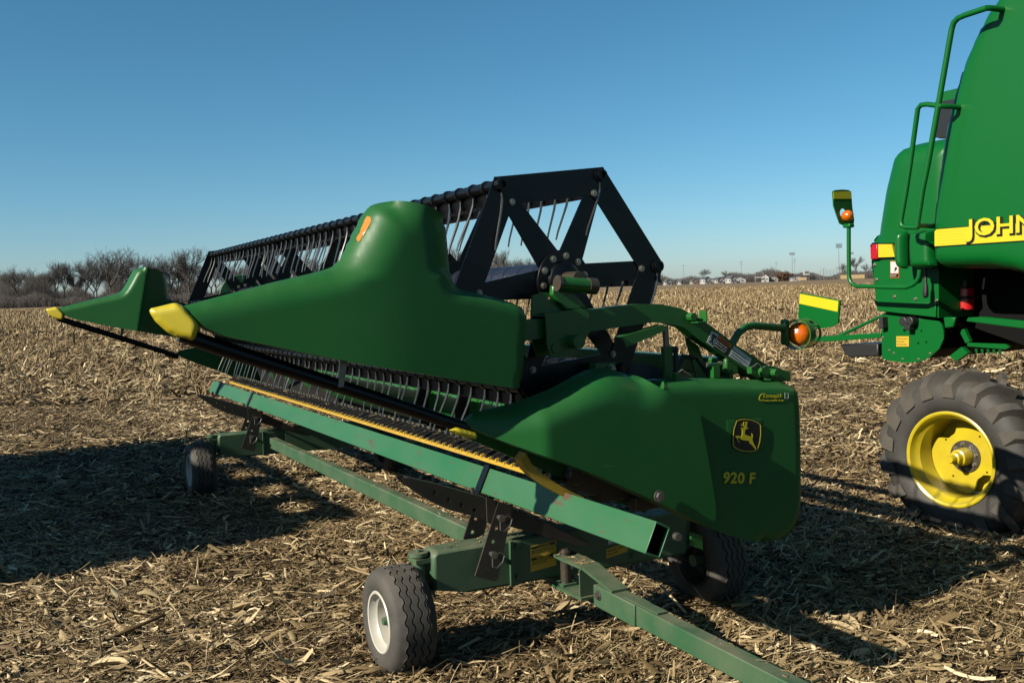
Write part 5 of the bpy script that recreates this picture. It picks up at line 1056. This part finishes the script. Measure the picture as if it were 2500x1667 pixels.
def pole(px, d, h, label, lamps=False, arms=1):
    x, y = far(px, d); z = float(gz(x, y)); t = thing('floodlight_mast' if lamps else 'utility_pole', label, 'light mast' if lamps else 'pole', (x, y, z), group='floodlight masts at the ball field' if lamps else 'utility poles beyond the field'); OFF[t.name] = (0, 0, 0)
    MB().cyl((0, 0, 0), (0, 0, h), .26 if lamps else .16, 8, .15 if lamps else .10).build('shaft', 'pole', t)
    if lamps:
        for k in range(lamps): MB().box((0, 0, h-.4-k*1.3), (5.2, .25, .25)).build('cross_arm', 'pole', t)
        for k in range(lamps):
            for j in range(5): MB().cyl((-2.2+1.1*j, -.1, h-.1-k*1.3), (-2.2+1.1*j, -.8, h-.35-k*1.3), .42, 8, .5).build('floodlight', 'alu', t)
    else:
        for k in range(arms): MB().box((0, 0, h-.8-k*1.6), (3.0, .2, .2)).build('cross_arm', 'pole', t)
for p_ in POLES: pole(*p_)
# --- ball field: press box, stand, backstop, board fences, scoreboard frame
x, y = far(1972, 900); pb = thing('press_box', 'white press box on posts above the small stand', 'press box', (x, y, 0)); OFF[pb.name] = (0, 0, 0)
MB().box((0, 0, 7.2), (4.6, 4, 4.2)).build('cabin', 'siding', pb); MB().box((0, -2.02, 7.4), (3.6, .06, 1.2)).build('window', 'pane', pb)
for k in (-1.8, 1.8): MB().cyl((k, 0, 0), (k, 0, 5.1), .2, 6).build('post', 'pole', pb)
x, y = far(1993, 905); bs = thing('bleacher_stand', 'grey metal bleacher stand beside the press box', 'bleachers', (x, y, 0)); OFF[bs.name] = (0, 0, 0)
for k in range(6): MB().box((0, k*.9-2.5, 1.0+k*.8), (11-k*1.2, .7, .18)).build('bench', 'alu', bs)
for k in (-4.5, -1.5, 1.5, 4.5): MB().add(*bar((k, -2.8, .4), (k, 2.4, 5.0), .16, .16)).cyl((k, 2.3, 0), (k, 2.3, 5.0), .1, 6).build('frame', 'alu', bs)
x, y = far(2022, 900); bk = thing('backstop', 'tall wire backstop fence on posts right of the bleachers', 'backstop', (x, y, 0)); OFF[bk.name] = (0, 0, 0)
for k in range(8): MB().cyl((-6+k*3, 0, 0), (-6+k*3, 0, 9.5), .13, 6).build('post', 'pole', bk)
for k in range(12): MB().box((4.5, 0, .6+k*.8), (21, .05, .05)).build('wire', 'pole', bk)
def boards(px, d, w, h, label):
    x, y = far(px, d); t = thing('board_fence', label, 'fence', (x, y, 0), group='tan board fences at the ball field'); OFF[t.name] = (0, 0, 0); n = max(4, int(w/3.2))
    for k in range(n): MB().box((-w/2+(k+.5)*w/n, .03*(k % 2), h/2+.4), (w/n-.12, .12, h)).build('board_panel', 'banner', t, smooth=0)
for b_ in BOARDS: boards(*b_)
x, y = far(1857, 880); sb = thing('goal_frame', 'pale goal frame standing before the far houses', 'goal', (x, y, 0)); OFF[sb.name] = (0, 0, 0)
for k in (-3.6, 3.6): MB().cyl((k, 0, 0), (k, 0, 9.0), .14, 6).build('upright', 'siding', sb)
MB().box((0, 0, 4.3), (7.4, .3, .9)).build('crossbar', 'siding', sb)
# autumn tree between the houses
x, y = far(1918, 915); at_t = thing('autumn_tree', 'broad rusty orange tree left of the press box', 'tree', (x, y, 0)); OFF[at_t.name] = (0, 0, 0)
MB().cyl((0, 0, 0), (0, 0, 3.5), .5, 8, .3).build('trunk', 'bark', at_t)
cv = MB(); rd2 = random.Random(4)
for i in range(2600):
    u_ = rd2.random()**.33; th, ph = rd2.uniform(0, 6.28), math.acos(rd2.uniform(-1, 1)); k = 1+.25*math.sin(3*th)+.15*math.sin(5*ph)
    c_ = Vector((8.5*u_*k*math.sin(ph)*math.cos(th), 4*u_*math.sin(ph)*math.sin(th), 5.0+3.6*u_*k*math.cos(ph)))
    if c_.z < .8: continue
    a_, b2 = Vector((rd2.gauss(0, .3), rd2.gauss(0, .3), rd2.gauss(0, .3))), Vector((rd2.gauss(0, .3), rd2.gauss(0, .3), rd2.gauss(0, .3)))
    cv.add([c_-a_, c_+b2, c_+a_, c_-b2], [(0, 1, 2, 3)])
cv.build('crown', 'rust_leaf', at_t, smooth=0, fix=False)
scene.cycles.samples = 128
